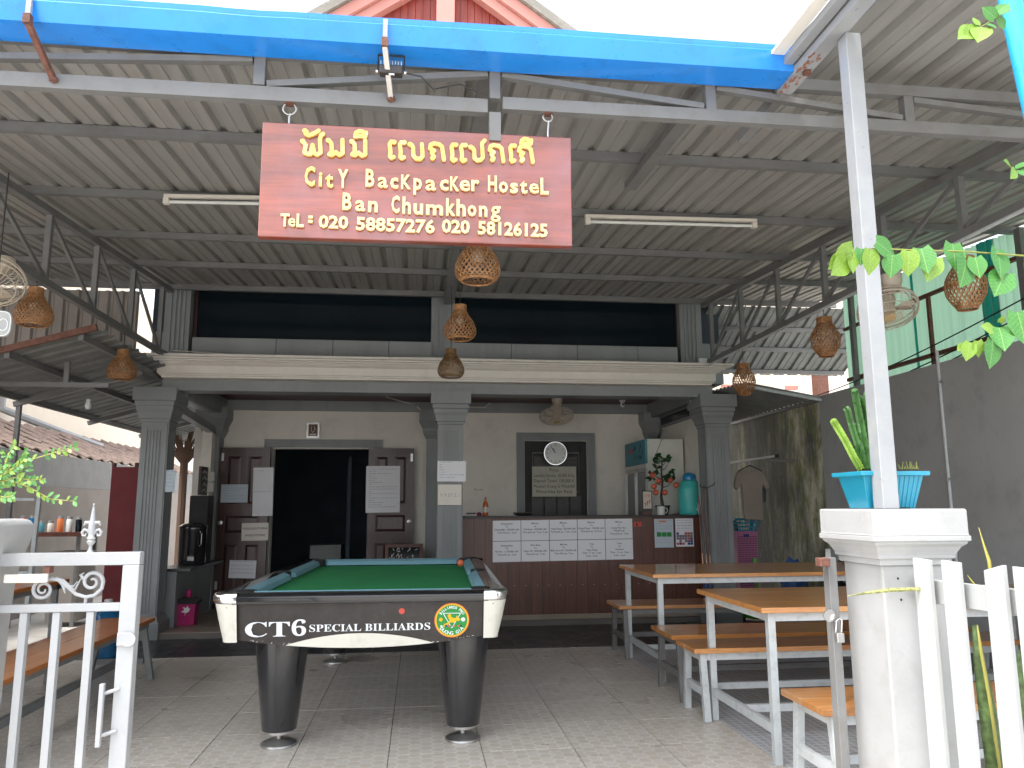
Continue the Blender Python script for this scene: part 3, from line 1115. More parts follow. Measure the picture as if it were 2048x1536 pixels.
q.build('rust_patch', paint('light_rust', (.30, .13, .08), .9, var=.4, scale=60), EB)['kind'] = 'stuff'

# ---- blue gutter with brackets
GU = thing('blue_gutter', 'long bright blue metal rain gutter across the porch front', 'gutter', (0, 2.85, 3.1))
g = MB()
gx0, gx1 = -5.0, 1.553
gp = [(2.955, 3.0995), (2.82, 3.0995), (2.80, 3.175), (2.802, 3.178), (2.81, 3.186), (2.806, 3.205), (2.830, 3.215)]
# outer skin then inner skin, offset
segs = 60
vs, fs = [], []
k = len(gp)
for i in range(segs + 1):
    t = i / segs
    xx = gx0 + (gx1 - gx0) * t
    dz = .0025 * math.sin(xx * 1.9) + .001 * math.sin(xx * 5.1) - (.006 * math.exp(-((xx + .68) / .08) ** 2))
    for j, (yy, zz) in enumerate(gp):
        zz2 = zz + (dz if j > 1 else dz * .15)
        vs.append((xx, yy, zz2))
    for j, (yy, zz) in enumerate(gp[::-1]):
        jj = k - 1 - j
        vs.append((xx, yy + .004, zz + .004 + (dz if jj > 1 else dz * .15)))
K = 2 * k
for i in range(segs):
    for j in range(K):
        j2 = (j + 1) % K
        fs.append((i * K + j, i * K + j2, (i + 1) * K + j2, (i + 1) * K + j))
fs.append(tuple(range(K))[::-1])
fs.append(tuple(segs * K + j for j in range(K)))
g.add(vs, fs)
g.build('gutter_channel', blue, GU)
MB().box(gx0, gx1, 2.957, 2.963, 3.10, 3.17).build('gutter_back', blue, GU)
for bx in (P(60, 30, y=2.80).x, P(771, 60, y=2.80).x, P(1607, 95, y=2.80).x):
    br_ = MB().box(bx - .009, bx + .009, 2.782, 2.796, 3.105, 3.185).build('bracket', white_metal if bx < 1 else rust, GU)
    MB().box(bx - .013, bx + .013, 2.775, 2.800, 3.068, 3.104).build('bracket_elbow', rust, br_)
    if bx < 1:
        MB().beam((bx, 2.79, 3.075), (bx + .02, 2.975, 2.975 - .02), .02, .02).build('bracket_arm', dull_chrome if bx > -1 else rust, br_)
        MB().lathe([(.0, -.014), (.016, -.006), (.018, .0), (.012, .012), (0, .014)], (bx + .02, 2.972, 2.955), 8).build('weld_blob', rust, br_, smooth=True)

# ---- floodlight
fx = P(782, 150, y=2.88).x
FL = thing('floodlight', 'small black finned floodlight hanging under the blue gutter', 'floodlight', (fx, 2.9, 3.05))
MB().box(fx - .045, fx + .045, 2.86, 2.90, 3.005, 3.04).build('lamp_body', black_vinyl, FL, bevel=.004)
for i in range(8):
    MB().box(fx - .042 + i * .0115, fx - .038 + i * .0115, 2.86, 2.90, 3.0405, 3.056).build('fin', dk_grey, FL)
u_ = MB().tube([(fx - .052, 2.88, 3.02), (fx - .052, 2.88, 3.09), (fx + .052, 2.88, 3.09), (fx + .052, 2.88, 3.02)], .004, 6)
u_.build('bracket', black_matt, FL)
for s_ in (-1, 1):
    MB().lathe([(.007, 0), (.007, .008)], (fx + s_ * .052, 2.88, 3.02), 8, (s_, 0, 0)).build('bolt', chrome, FL)
MB().box(fx - .008, fx + .014, 2.864, 2.87, 3.0, 3.0045).build('sensor', white_p, FL)
MB().tube([(fx + .05, 2.88, 3.02), (fx + .12, 2.9, 3.02), (fx + .17, 2.93, 2.985), (fx + .2, 2.96, 3.01), (fx + .28, 2.965, 3.035), (fx + .36, 2.965, 3.0), (fx + .4, 2.97, 2.985)], .003, 5).build('cable', cable_m, FL)

# ================================================================ NEIGHBOURING STRUCTURES
# right wall
RW = thing('boundary_wall', 'tall dark grey rendered wall on the right, mossy and stained at its far end', 'wall', (4.3, 6, 0))
MB().box(4.30, 4.5, 1.5, 7.83, -.06, 2.475).build('painted_wall', dk_grey, RW)
MB().box(4.30, 4.5, 7.832, 13.5, -.06, 2.46).build('stained_wall', stain_m, RW)
MB().tube([(4.285, 5.85, .0), (4.285, 5.85, 2.58)], .013, 8).build('wall_conduit', lt_steel, RW)
for z in (.6, 1.5, 2.3):
    MB().box(4.275, 4.299, 5.83, 5.87, z, z + .02).build('pipe_clip', dull_chrome, RW)

# green translucent fence above the wall
GF = thing('translucent_fence', 'pale green and teal corrugated plastic sheets on a rusty frame above the grey wall', 'fence', (4.55, 6, 2.5))
yy = 2.34
idx = 0
while yy < 7.0:
    w_ = .76
    m_ = green_m
    n_ = 10
    q = MB()
    pts = []
    for i in range(n_ * 4 + 1):
        t = i / 4
        pts.append((4.56 + .014 * math.sin(t * 2 * math.pi), yy + t * .076))
    k = len(pts)
    ztop = 3.40
    q.add([(a_, b_, 2.3) for a_, b_ in pts] + [(a_, b_, rz(b_) - .035) for a_, b_ in pts], [(i, i + 1, k + i + 1, k + i) for i in range(k - 1)])
    q.build('plastic_sheet', m_, GF, smooth=True)
    yy += w_
for (y0, y1) in ((5.42, 5.63), (6.45, 6.52), (2.6, 3.0)):
    q = MB()
    pts = [(4.545 + .014 * math.sin(i / 4 * 2 * math.pi), y0 + i * .019) for i in range(int((y1 - y0) / .019))]
    k = len(pts)
    q.add([(a_, b_, 2.31) for a_, b_ in pts] + [(a_, b_, rz(b_) - .035) for a_, b_ in pts], [(i, i + 1, k + i + 1, k + i) for i in range(k - 1)])
    q.build('teal_strip', teal_m, GF, smooth=True)
MB().box(4.50, 4.535, 2.2, 7.6, 2.60, 2.635).build('frame_rail', rust, GF)
MB().box(4.50, 4.535, 2.4, 7.6, 3.15, 3.18).build('frame_rail', rust, GF)
for y0 in (3.4, 4.5, 6.2):
    MB().box(4.50, 4.53, y0, y0 + .03, 2.3, 3.149).build('frame_post', rust, GF)
for y0 in (5.05, 7.35):
    MB().box(4.46, 4.50, y0, y0 + .06, 2.3, rz(y0) - .06).build('frame_post', grey_steel, GF)
MB().box(4.47, 4.50, 4.62, 4.9, 2.3, 3.2).build('cover_board', plaster, GF)

# sagging wires along the fence
for i, (za, zb, yo) in enumerate(((2.90, 2.55, 0), (2.78, 2.52, .0), (2.75, 2.44, 0))):
    q = MB()
    pts = []
    for k in range(16):
        t = k / 15
        pts.append((4.42 - .02 * i, 4.4 + t * 6.2, za + (zb - za) * t - .18 * math.sin(math.pi * t) * (1 + .3 * i)))
    q.tube(pts, .006, 5)
    o = q.build('sagging_wire', cable_m)
    tag(o, ['uppermost black wire sagging along the green plastic fence', 'middle black wire sagging along the green plastic fence', 'lowest black wire sagging along the green plastic fence'][i], 'wire', 'wires along the right fence')

# far right house
FR = thing('neighbour_house', 'cream neighbouring house with pink balcony rails behind the right wall', 'house', (6, 13, 0))
MB().box(3.6, 9.5, 13.5, 17, -.06, 6).build('house_wall', far_cream, FR)
MB().box(5.9, 6.1, 12.2, 13.5, -.06, 3.9).build('house_corner', far_cream, FR)
bc = MB().box(5.3, 6.7, 12.9, 13.49, 2.75, 2.85).build('balcony', pink_trim, FR)
for i in range(7):
    MB().box(5.3 + i * .17, 5.36 + i * .17, 12.9, 12.96, 2.852, 3.35).build('baluster', pink_trim, bc)
MB().box(5.3, 6.7, 12.88, 12.98, 3.352, 3.42).build('handrail', pink_trim, bc)
MB().box(6.75, 6.95, 12.3, 12.5, 2.3, 4.5).build('brown_post', rust, FR)
ac = MB().box(4.25, 4.6, 13.2, 13.49, 3.28, 3.45).build('aircon_unit', white_p, FR, bevel=.01)

# right rear lean-to roofs
LR = thing('rear_shed_roof', 'grey ribbed metal roof dropping away behind the right truss', 'roof', (4.2, 9, 3.2))


def rear(y):
    return 3.62 - .50 * (y - 8.42)


xx = 3.35
for i in range(3):
    sheet('roof_sheet', xx, 4, 8.42, 9.62, rear, roof_m2, LR, .19)
    xx += .758
for yy in (8.75, 9.1, 9.52):
    MB().box(3.35, 5.6, yy - .02, yy + .02, rear(yy) - .05, rear(yy) - .003).build('purlin', grey_steel, LR)
AW = thing('side_awning', 'small dark corrugated awning beside the right column under the bright gap', 'awning', (3.9, 8.2, 2.5))
q = MB()
pA = [V((3.45, 7.75, 2.58)), V((4.28, 7.75, 2.44)), V((4.28, 10.2, 2.44)), V((3.45, 10.2, 2.72))]
nn = 22
for i in range(nn):
    t0, t1 = i / nn, (i + 1) / nn
    tm = (t0 + t1) / 2
    e0 = [pA[0].lerp(pA[3], t) for t in (t0, tm, t1)]
    e1 = [pA[1].lerp(pA[2], t) for t in (t0, tm, t1)]
    h = [0, .035, 0]
    q.add([e0[j] + V((0, 0, h[j])) for j in range(3)] + [e1[j] + V((0, 0, h[j])) for j in range(3)], [(0, 1, 4, 3), (1, 2, 5, 4)])
q.build('corrugated_sheet', roof_m2, AW)
MB().beam(pA[0] + V((0, 0, -.02)), pA[1] + V((0, 0, -.02)), .03, .03).build('edge_tube', lt_steel, AW)
MB().beam((4.26, 7.75, 2.42), (4.26, 10.2, 2.42), .03, .03).build('edge_tube', grey_steel, AW)

# left: vertical ribbed sheet wall, lean-to roof, neighbour's tile roof
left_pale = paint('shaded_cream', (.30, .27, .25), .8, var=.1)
LW = thing('sheet_wall', 'cream ribbed metal sheet wall under the canopy on the left', 'wall', (-4, 8.4, 3.3))
x = -6.65
first_ = True
while x < -3.1:
    pts = sheet_profile(x, 4, .15)
    k = len(pts)
    y0 = 8.5
    q = MB()
    q.add([(a_, y0 - h_, 2.78) for a_, h_ in pts] + [(a_, y0 - h_, 3.62) for a_, h_ in pts], [(i, i + 1, k + i + 1, k + i) for i in range(k - 1)])
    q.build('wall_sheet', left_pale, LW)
    x += .598
MB().box(-6.6, -3.07, 8.52, 8.54, 2.78, 3.6).build('sheet_backing', dk_grey, LW)

LT = thing('lean_to_roof', 'dark lean-to roof with a red edge strip left of the building', 'roof', (-3.6, 9, 2.7))


def ltz(x):
    return 2.715 + (x + 2.74) * .288


nx = 46
q = MB()
for i in range(nx):
    y0, y1 = 6.5 + i * .19, 6.5 + (i + 1) * .19
    prof_ = [(y0, 0), (y0 + .12, 0), (y0 + .135, .025), (y0 + .165, .025), (y1, 0)]
    vs = [(-3.9, yy_, ltz(-3.9) + h_) for yy_, h_ in prof_] + [(-2.62, yy_, ltz(-2.62) + h_) for yy_, h_ in prof_]
    q.add(vs, [(j, j + 1, 6 + j, 5 + j) for j in range(4)])
    if (i + 1) % 4 == 0 or i == nx - 1:
        q.build('roof_sheet', roof_m2, LT)
        q = MB()
MB().beam((-3.9, 6.47, ltz(-3.9) + .01), (-2.62, 6.47, ltz(-2.62) + .01), .03, .05).build('edge_strip', rust, LT)
for x0 in (-3.86, -3.3, -2.75):
    MB().beam((x0, 6.5, ltz(x0) - .03), (x0, 15, ltz(x0) - .03), .04, .05).build('purlin', grey_steel, LT)
for y0 in (7.9, 9.6, 11.3):
    MB().beam((-3.9, y0, ltz(-3.9) - .08), (-2.74, y0, ltz(-2.74) - .08), .04, .05).build('rafter', grey_steel, LT)
MB().box(-3.9, -2.74, 7.1, 7.14, 2.36, 2.40).build('tie_bar', grey_steel, LT)
MB().box(-3.12, -3.08, 7.1, 7.14, 2.401, 2.585).build('tie_upright', grey_steel, LT)
MB().box(-3.88, -3.84, 7.9, 7.94, 0, 2.33).build('post', grey_steel, LT)
MB().lathe([(.0, 0), (.022, .01), (.03, .04), (.02, .07), (.018, .1)], (-3.1, 7.6, 2.22), 10).build('light_bulb', white_p, LT, smooth=True)

LWALL = thing('left_boundary_wall', 'boundary wall on the left, dark grey above and pale below, beneath old roof tiles', 'wall', (-5, 10, 0))
MB().box(-5.2, -5.0, 2, 18, 1.60, 2.04).build('upper_wall', grey_steel, LWALL)
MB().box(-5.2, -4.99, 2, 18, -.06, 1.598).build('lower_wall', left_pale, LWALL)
TR_ = thing('tile_roof', 'weathered brown clay tile roof of the low house beyond the left wall', 'roof', (-5.5, 11, 2.2))
rt_first = None
for i in range(26):
    for j in range(7):
        y0 = 7.6 + i * .42
        x0 = -5.12 - j * .16
        z0 = 2.07 + j * .075
        if rt_first is None:
            q = MB()
            vs, fs = [], []
            for a_ in range(7):
                t = a_ / 6
                yy_ = -.2 + .4 * t
                h_ = .03 * math.sin(t * math.pi * 2)
                vs += [(.1, yy_, h_), (-.1, yy_, .094 + h_), (.1, yy_, h_ - .02), (-.1, yy_, .074 + h_)]
            for a_ in range(6):
                o_ = a_ * 4
                fs += [(o_, o_ + 4, o_ + 5, o_ + 1), (o_ + 2, o_ + 3, o_ + 7, o_ + 6), (o_, o_ + 2, o_ + 6, o_ + 4)]
            q.add(vs, fs)
            rt_first = q.build('roof_tile', tile_m)
            rt_first.parent = TR_
            rt_first.location = V((x0, y0, z0)) - WORLD[TR_.name]
        else:
            shared(rt_first, 'roof_tile', (x0, y0, z0), TR_, rot=(random.uniform(-.04, .04), random.uniform(-.05, .05), random.uniform(-.05, .05)))
BH = thing('bright_house', 'sunlit cream house wall behind the tile roof on the left', 'house', (-8, 14, 0))
MB().box(-14, -7.0, 6, 24, -.06, 6.5).build('house_wall', far_cream, BH)
MB().tube([(-6.9, 13.6, 3.6), (-6.9, 13.6, 2.95), (-6.3, 14.3, 2.65), (-5.7, 14.7, 2.4)], .07, 8).build('drain_pipe', white_metal, BH, smooth=True)

# ================================================================ WHITE PILLARS, POST, GATE, FENCE
def white_pillar(cx, cy, label):
    t = thing('gate_pillar', label, 'pillar', (cx, cy, -.06), 'white gate pillars')
    w = .119
    MB().box(cx - w, cx + w, cy - w, cy + w, -.06, 1.10).build('shaft', white_wall, t, bevel=.006)
    MB().rstack(cx - w, cx + w, cy - w, cy + w, [(.004, 1.098), (.012, 1.10), (.012, 1.118), (.022, 1.122), (.022, 1.132), (.026, 1.142), (.036, 1.160), (.05, 1.172), (.05, 1.178), (.058, 1.181), (.058, 1.198)]).build('capital', white_wall, t, bevel=.002)
    MB().rstack(cx - w, cx + w, cy - w, cy + w, [(.056, 1.199), (.0535, 1.203), (.0535, 1.283), (.05, 1.288)]).build('cap_slab', white_wall, t, bevel=.003)
    return t


PR = white_pillar(1.682, 2.629, 'white moulded gate pillar right of the pool table, under the square white post')
q = MB()
for (x_, z_) in ((.035, 1.055), (.04, .985)):
    q.lathe([(.004, 0), (.004, .001)], (1.682 - .119 + .02 + x_, 2.629 - .1195, z_), 8, (0, -1, 0))
q.build('screw_hole', black_matt, PR)
# left pillar (rounded, seen in part)
LP = thing('gate_pillar', 'rounded white gate pillar at the left edge beside the gate', 'pillar', (-1.405, 2.6, -.06), 'white gate pillars')
lw = .12
MB().rstack(-1.405 - lw, -1.405 + lw, 2.6 - lw, 2.6 + lw, [(-.004, -.06), (-.004, .6), (-.002, .9), (0, 1.0), (0.003, 1.08), (.012, 1.14), (.024, 1.19), (.030, 1.22), (.030, 1.25), (.022, 1.265), (.0, 1.27)]).build('pillar_body', white_wall, LP, smooth=False, bevel=.01)

# post
o = MB().box(1.590, 1.650, 2.515, 2.575, 1.289, 3.083).build('square_post', white_metal, bevel=.003)
tag(o, 'square white steel post standing on the right pillar cap up to the edge beam', 'post')
# blue-cyan leaning pipe
o = MB().tube([(1.80, 2.0, 3.1), (1.866, 2.0, 2.5), (1.92, 2.0, 2.0), (1.99, 2.0, 1.3), (2.13, 2.0, -.06)], .034, 12).build('cyan_pipe', cyan, smooth=True)
tag(o, 'bright cyan round pipe leaning at the top right corner', 'pipe')

# picket fence running towards the camera
PF = thing('picket_fence', 'white wooden picket fence at lower right beside the white pillar', 'fence', (1.68, 2.2, 0))
fdir = V((.15, -1, 0)).normalized()
fn = V((-1, -.15, 0)).normalized()
pk = [2.44, 2.324, 2.167, 2.07, 1.95, 1.83, 1.71]
for i, y0 in enumerate(pk):
    p0 = V((1.63 + .15 * (2.44 - y0), y0, 0))
    wd_ = .066
    top = [1.128, 1.128, 1.128, 1.126, 1.124, 1.126, 1.12][i]
    q = MB()
    r_, n_ = fdir, fn
    th = .018
    pl = [p0, p0 + r_ * wd_, p0 + r_ * wd_ - n_ * th, p0 - n_ * th]
    zt = [top, top - .004, top - .004, top]
    if i == 2:
        zt = [top - .02, top, top, top - .02]
    vs = [v_ + V((0, 0, -.02)) for v_ in pl] + [V((v_.x, v_.y, z_)) for v_, z_ in zip(pl, zt)]
    q.add(vs, [(0, 1, 2, 3)[::-1], (4, 5, 6, 7), (0, 4, 5, 1)[::-1], (1, 5, 6, 2)[::-1], (2, 6, 7, 3)[::-1], (3, 7, 4, 0)[::-1]])
    pc = q.build('picket', picket_white, PF, bevel=.002)
for z_ in (1.02, .35):
    a0, a1 = V((1.645, 2.49, z_)), V((1.78, 1.6, z_))
    MB().beam(a0 - fn * .032, a1 - fn * .032, .022, .075).build('fence_rail', picket_white, PF, bevel=.002)

# left gate leaf
GT = thing('front_gate', 'white steel bar gate with scrollwork and spear finial at lower left', 'gate', (-1.15, 2.6, 0))
gy = 2.6
MB().box(-1.33, -.862, gy - .018, gy + .018, 1.127, 1.166).build('top_rail', white_metal, GT, bevel=.002)
MB().box(-1.33, -.912, gy - .014, gy + .014, .988, 1.012).build('middle_rail', white_metal, GT, bevel=.002)
MB().box(-.912, -.862, gy - .02, gy + .02, -.02, 1.1265).build('gate_stile', white_metal, GT, bevel=.003)
MB().box(-.855, -.862, gy - .018, gy + .02, .02, 1.10)
for xb in (-1.286, -1.192, -1.098, -1.0):
    MB().box(xb - .011, xb + .011, gy - .011, gy + .011, .03, .987).build('gate_bar', white_metal, GT, bevel=.0015)
MB().box(-1.33, -.912, gy - .014, gy + .014, .0, .03).build('bottom_rail', white_metal, GT)
# scroll ornament
oc = MB()


def spiral(cx, cz, r0, r1, a0, a1, n=22):
    pts = []
    for i in range(n + 1):
        t = i / n
        r_ = r0 + (r1 - r0) * t
        a_ = a0 + (a1 - a0) * t
        pts.append((cx + r_ * math.cos(a_), gy, cz + r_ * math.sin(a_)))
    return pts


oc.tube(spiral(-1.147, 1.055, .006, .026, 6.5, -1.9), [.003 + .0025 * i / 22 for i in range(23)], 7)
oc.tube(spiral(-1.147, 1.055, .026, .03, -1.9, -4.9, 12) + [(-1.125, gy, 1.088), (-1.10, gy, 1.082), (-1.075, gy, 1.062), (-1.05, gy, 1.04), (-1.02, gy, 1.030), (-.995, gy, 1.035), (-.975, gy, 1.055), (-.972, gy, 1.08)], .0058, 7)
oc.tube(spiral(-1.005, 1.076, .032, .007, 0.1, 8.4), [.0065 - .003 * i / 22 for i in range(23)], 7)
for i in range(5):
    t = i / 4
    oc.tube([(-1.112 + .02 * t, gy, 1.09 - .006 * t), (-1.09 + .035 * t, gy, 1.07 - .005 * i), (-1.082 + .045 * t, gy, 1.042 + .012 * i)], [.004, .006, .002], 6)
oc.tube([(-1.03, gy, 1.085), (-1.04, gy, 1.098), (-1.03, gy, 1.104)], [.006, .005, .002], 6)
oc.tube([(-1.02, gy, 1.030), (-1.02, gy, 1.012)], .005, 6)
oc.build('scroll_ornament', white_metal, GT, smooth=True)
fc = MB()
fxx = -1.018
fc.lathe([(.012, 1.166), (.006, 1.175), (.005, 1.185), (.012, 1.195), (.014, 1.20), (.010, 1.204), (.014, 1.209), (.010, 1.214), (.008, 1.225), (.012, 1.24), (.009, 1.262), (.007, 1.275), (.004, 1.30), (.002, 1.31), (.0035, 1.314), (0.001, 1.317)], (fxx, gy, 0), 10)
for s_ in (-1, 1):
    fc.tube([(fxx + s_ * .002, gy, 1.215), (fxx + s_ * .012, gy, 1.233), (fxx + s_ * .022, gy, 1.236), (fxx + s_ * .028, gy, 1.228), (fxx + s_ * .026, gy, 1.218), (fxx + s_ * .018, gy, 1.217), (fxx + s_ * .017, gy, 1.225)], [.004, .005, .005, .005, .004, .004, .003], 6)
    fc.tube([(fxx, gy, 1.245), (fxx + s_ * .01, gy, 1.258), (fxx + s_ * .02, gy, 1.258), (fxx + s_ * .025, gy, 1.248)], [.005, .006, .006, .002], 6)
fc.build('spear_finial', white_metal, GT, smooth=True)
MB().box(-1.25, -1.125, gy - .03, gy - .019, 1.078, 1.104).build('latch_plate', paint('worn_white', (.62, .6, .56), .5, dirt=(.35, .17, .1), dirt_amt=.8), GT, bevel=.003)
MB().box(-1.142, -1.125, gy - .02, gy + .01, 1.106, 1.126).build('latch_lug', rust, GT)
hp = MB().box(-.945, -.931, gy - .045, gy - .030, .60, .78).build('pull_handle', white_metal, GT, bevel=.002)
MB().tube([(-.938, gy - .035, .75), (-.895, gy - .019, .76)], .006, 6).build('handle_arm', white_metal, hp)
MB().tube([(-.938, gy - .035, .63), (-.895, gy - .019, .64)], .006, 6).build('handle_arm', white_metal, hp)
MB().box(-.912, -.885, gy - .025, gy - .0195, .885, .925).build('hasp', white_metal, GT, bevel=.003)
MB().lathe([(.022, 0), (.022, .004)], (-.878, gy - .023, .905), 16, (0, -1, 0)).build('hasp_disc', white_metal, GT)

# right gate leaf, opened inwards and seen edge on
GR = thing('open_gate', 'grey steel gate leaf opened inwards and seen edge on beside the right pillar', 'gate', (1.5, 2.75, 0))
e0, e1 = V((1.478, 2.70, 0)), V((1.86, 3.40, 0))
MB().box(e0.x - .014, e0.x + .018, 2.68, 2.72, .0, 1.115).build('gate_stile', grey_steel, GR, bevel=.002)
ed = (e1 - e0).normalized()
for z_ in (.02, .95, 1.09):
    MB().beam(e0 + ed * .02 + V((0, 0, z_)), e1 + V((0, 0, z_)), .02, .03).build('gate_rail', grey_steel, GR)
for t in (.25, .5, .75, 1.0):
    p_ = e0.lerp(e1, t)
    MB().box(p_.x - .01, p_.x + .01, p_.y - .01, p_.y + .01, .036, .934).build('gate_bar', grey_steel, GR)
MB().box(1.425, 1.463, 2.66, 2.70, 1.085, 1.115).build('hinge_block', rust, GR, bevel=.004)
MB().lathe([(.022, 0), (.022, .004)], (1.452, 2.675, .915), 14, (0, -1, 0)).build('hasp_disc', dull_chrome, GR)
pdk = MB().tube([(1.463, 2.66, .86), (1.467, 2.655, .90), (1.477, 2.652, .91), (1.487, 2.655, .90), (1.485, 2.66, .86)], .0035, 6).build('padlock_shackle', chrome, GR, smooth=True)
MB().box(1.462, 1.49, 2.648, 2.664, .825, .858).build('padlock_body', dull_chrome, pdk, bevel=.003)

# ================================================================ HANGING SIGN
SY = 2.985
s00, s10, s11, s01 = P(515, 472, y=SY), P(1145, 492, y=SY), P(1142, 275, y=SY), P(525, 243, y=SY)
SG = thing('hanging_sign', 'red wooden hostel sign with raised gold lettering hung from two rings', 'sign', ((s00 + s11) / 2))
q = MB()
th = .032
q.add([s00, s10, s11, s01] + [p_ + V((0, th, -.004)) for p_ in (s00, s10, s11, s01)], [(0, 1, 2, 3), (7, 6, 5, 4), (1, 5, 6, 2), (0, 3, 7, 4), (0, 4, 5, 1), (3, 2, 6, 7)])
q.build('sign_board', sign_wood, SG, bevel=.004)


def SP(cx, cy):
    """a point on the sign from the enlarged view (500,180)+(cx,cy)/3.012"""
    return P(500 + cx / 3.012, 180 + cy / 3.012, y=SY)


def sign_line(body, x0, y0, x1, y1, capz, mat, bold=.028, ext=.012, spread=None):
    a_, b_ = SP(x0, y0), SP(x1, y1)
    r_ = (b_ - a_).normalized()
    u_ = V((0, -1, 0)).cross(r_) * -1
    u_ = r_.cross(V((0, -1, 0))) * -1
    if u_.z < 0:
        u_ = -u_
    size = capz / 3.012 * SY / F / .73 * 1.02
    MB().text(body, a_, r_, u_, size=size, width=(b_ - a_).length, align='LEFT', ext=ext, bold=bold).build('sign_lettering', mat, SG)


W = [('C', 330, 392, 580, 123, gold), ('i', 415, 436, 585, 95, gold), ('t', 455, 502, 590, 100, gold), ('Y', 530, 590, 592, 118, cream_letter),
     ('B', 697, 750, 585, 112, cream_letter), ('a', 770, 830, 592, 100, cream_letter), ('c', 845, 893, 596, 100, cream_letter), ('K', 910, 968, 600, 92, cream_letter), ('p', 985, 1035, 603, 105, cream_letter), ('a', 1057, 1120, 608, 100, cream_letter), ('c', 1143, 1195, 608, 100, cream_letter), ('K', 1205, 1258, 611, 92, cream_letter), ('e', 1262, 1325, 612, 105, cream_letter), ('r', 1332, 1380, 612, 105, cream_letter),
     ('H', 1432, 1485, 615, 105, cream_letter), ('o', 1498, 1552, 620, 100, cream_letter), ('s', 1565, 1612, 624, 95, cream_letter), ('t', 1625, 1668, 626, 95, cream_letter), ('e', 1680, 1738, 626, 95, cream_letter), ('L', 1748, 1797, 632, 108, cream_letter),
     ('B', 558, 612, 725, 108, cream_letter), ('a', 635, 695, 732, 100, cream_letter), ('n', 712, 770, 738, 100, cream_letter),
     ('C', 852, 900, 742, 108, cream_letter), ('h', 918, 968, 748, 108, cream_letter), ('u', 985, 1042, 752, 100, cream_letter), ('m', 1060, 1162, 756, 95, cream_letter), ('k', 1180, 1235, 760, 112, cream_letter), ('h', 1243, 1298, 762, 108, cream_letter), ('o', 1310, 1362, 762, 100, cream_letter), ('n', 1378, 1428, 766, 100, cream_letter), ('g', 1448, 1508, 768, 105, cream_letter),
     ('T', 185, 238, 825, 80, cream_letter), ('e', 232, 275, 826, 78, cream_letter), ('L', 282, 325, 828, 82, cream_letter), ('=', 352, 378, 826, 90, cream_letter),
     ('020', 415, 592, 836, 78, cream_letter), ('58857276', 640, 1112, 856, 82, cream_letter), ('020', 1155, 1322, 864, 82, cream_letter), ('58126125', 1372, 1790, 880, 84, cream_letter)]
for body, x0, x1, yb, cp_, m_ in W:
    sl_ = .042
    n_ = len(body)
    sign_line(body, x0, yb - (x1 - x0) * sl_ / 2, x1, yb + (x1 - x0) * sl_ / 2, cp_, m_, bold=.026 if body not in ('e', 'g', 'a') else .016)
# Lao line drawn as brush strokes
KO = lambda dx, dy: [[(1085 + dx, 438 + dy), (1095 + dx, 430 + dy), (1082 + dx, 402 + dy), (1098 + dx, 392 + dy), (1072 + dx, 376 + dy), (1078 + dx, 355 + dy), (1100 + dx, 347 + dy), (1130 + dx, 352 + dy), (1147 + dx, 368 + dy), (1155 + dx, 448 + dy)]]
SE = lambda dx, dy: [[(853 + dx, 336 + dy), (838 + dx, 334 + dy), (828 + dx, 348 + dy), (832 + dx, 395 + dy), (828 + dx, 425 + dy), (836 + dx, 434 + dy), (850 + dx, 428 + dy)]]
lao = [[(308, 325), (318, 335), (328, 350), (320, 395), (340, 405), (355, 405), (368, 350), (378, 400), (395, 408), (415, 395), (412, 320), (418, 290), (432, 282)],
       [(322, 262), (335, 268), (328, 280), (345, 290), (370, 282), (392, 272), (405, 262)],
       [(460, 322), (472, 330), (480, 345), (482, 390), (466, 408), (480, 412), (505, 395), (525, 412), (545, 402), (546, 320)],
       [(600, 330), (612, 338), (618, 350), (618, 392), (602, 410), (616, 414), (640, 400), (660, 418), (680, 410), (682, 325)],
       [(622, 300), (650, 296), (682, 300), (688, 276)], [(622, 296), (628, 276), (648, 266), (668, 270), (680, 288)]]
lao += SE(0, 0) + SE(62, 3)
lao += [[(950, 350), (962, 356), (970, 370), (970, 420), (985, 440), (1012, 442), (1026, 425), (1024, 350)]]
lao += KO(0, 0) + SE(377, 21) + SE(436, 24)
lao += [[(1322, 372), (1336, 378), (1344, 392), (1344, 440), (1360, 455), (1382, 453), (1396, 438), (1394, 350), (1412, 332)]]
lao += KO(368, 14) + SE(742, 30) + KO(552, 22)
lao += [[(1640, 356), (1668, 352), (1700, 356), (1706, 332)], [(1640, 352), (1646, 332), (1664, 322), (1684, 326), (1697, 344)]]
o_ = SP(0, 0)
rr = (SP(1000, 0) - SP(0, 0))
uu = (SP(0, 0) - SP(0, 1000))
k_ = 1 / 1000
for stro in lao:
    pts = [(a_ * k_, -b_ * k_) for a_, b_ in stro]
    MB().stroke(pts, .024, o_, rr, uu, .012).build('sign_lettering', gold, SG)
    if len(stro) > 6:
        MB().stroke([pts[0], (pts[0][0] + .004, pts[0][1])], .027, o_, rr, uu, .0125).build('sign_lettering', gold, SG)
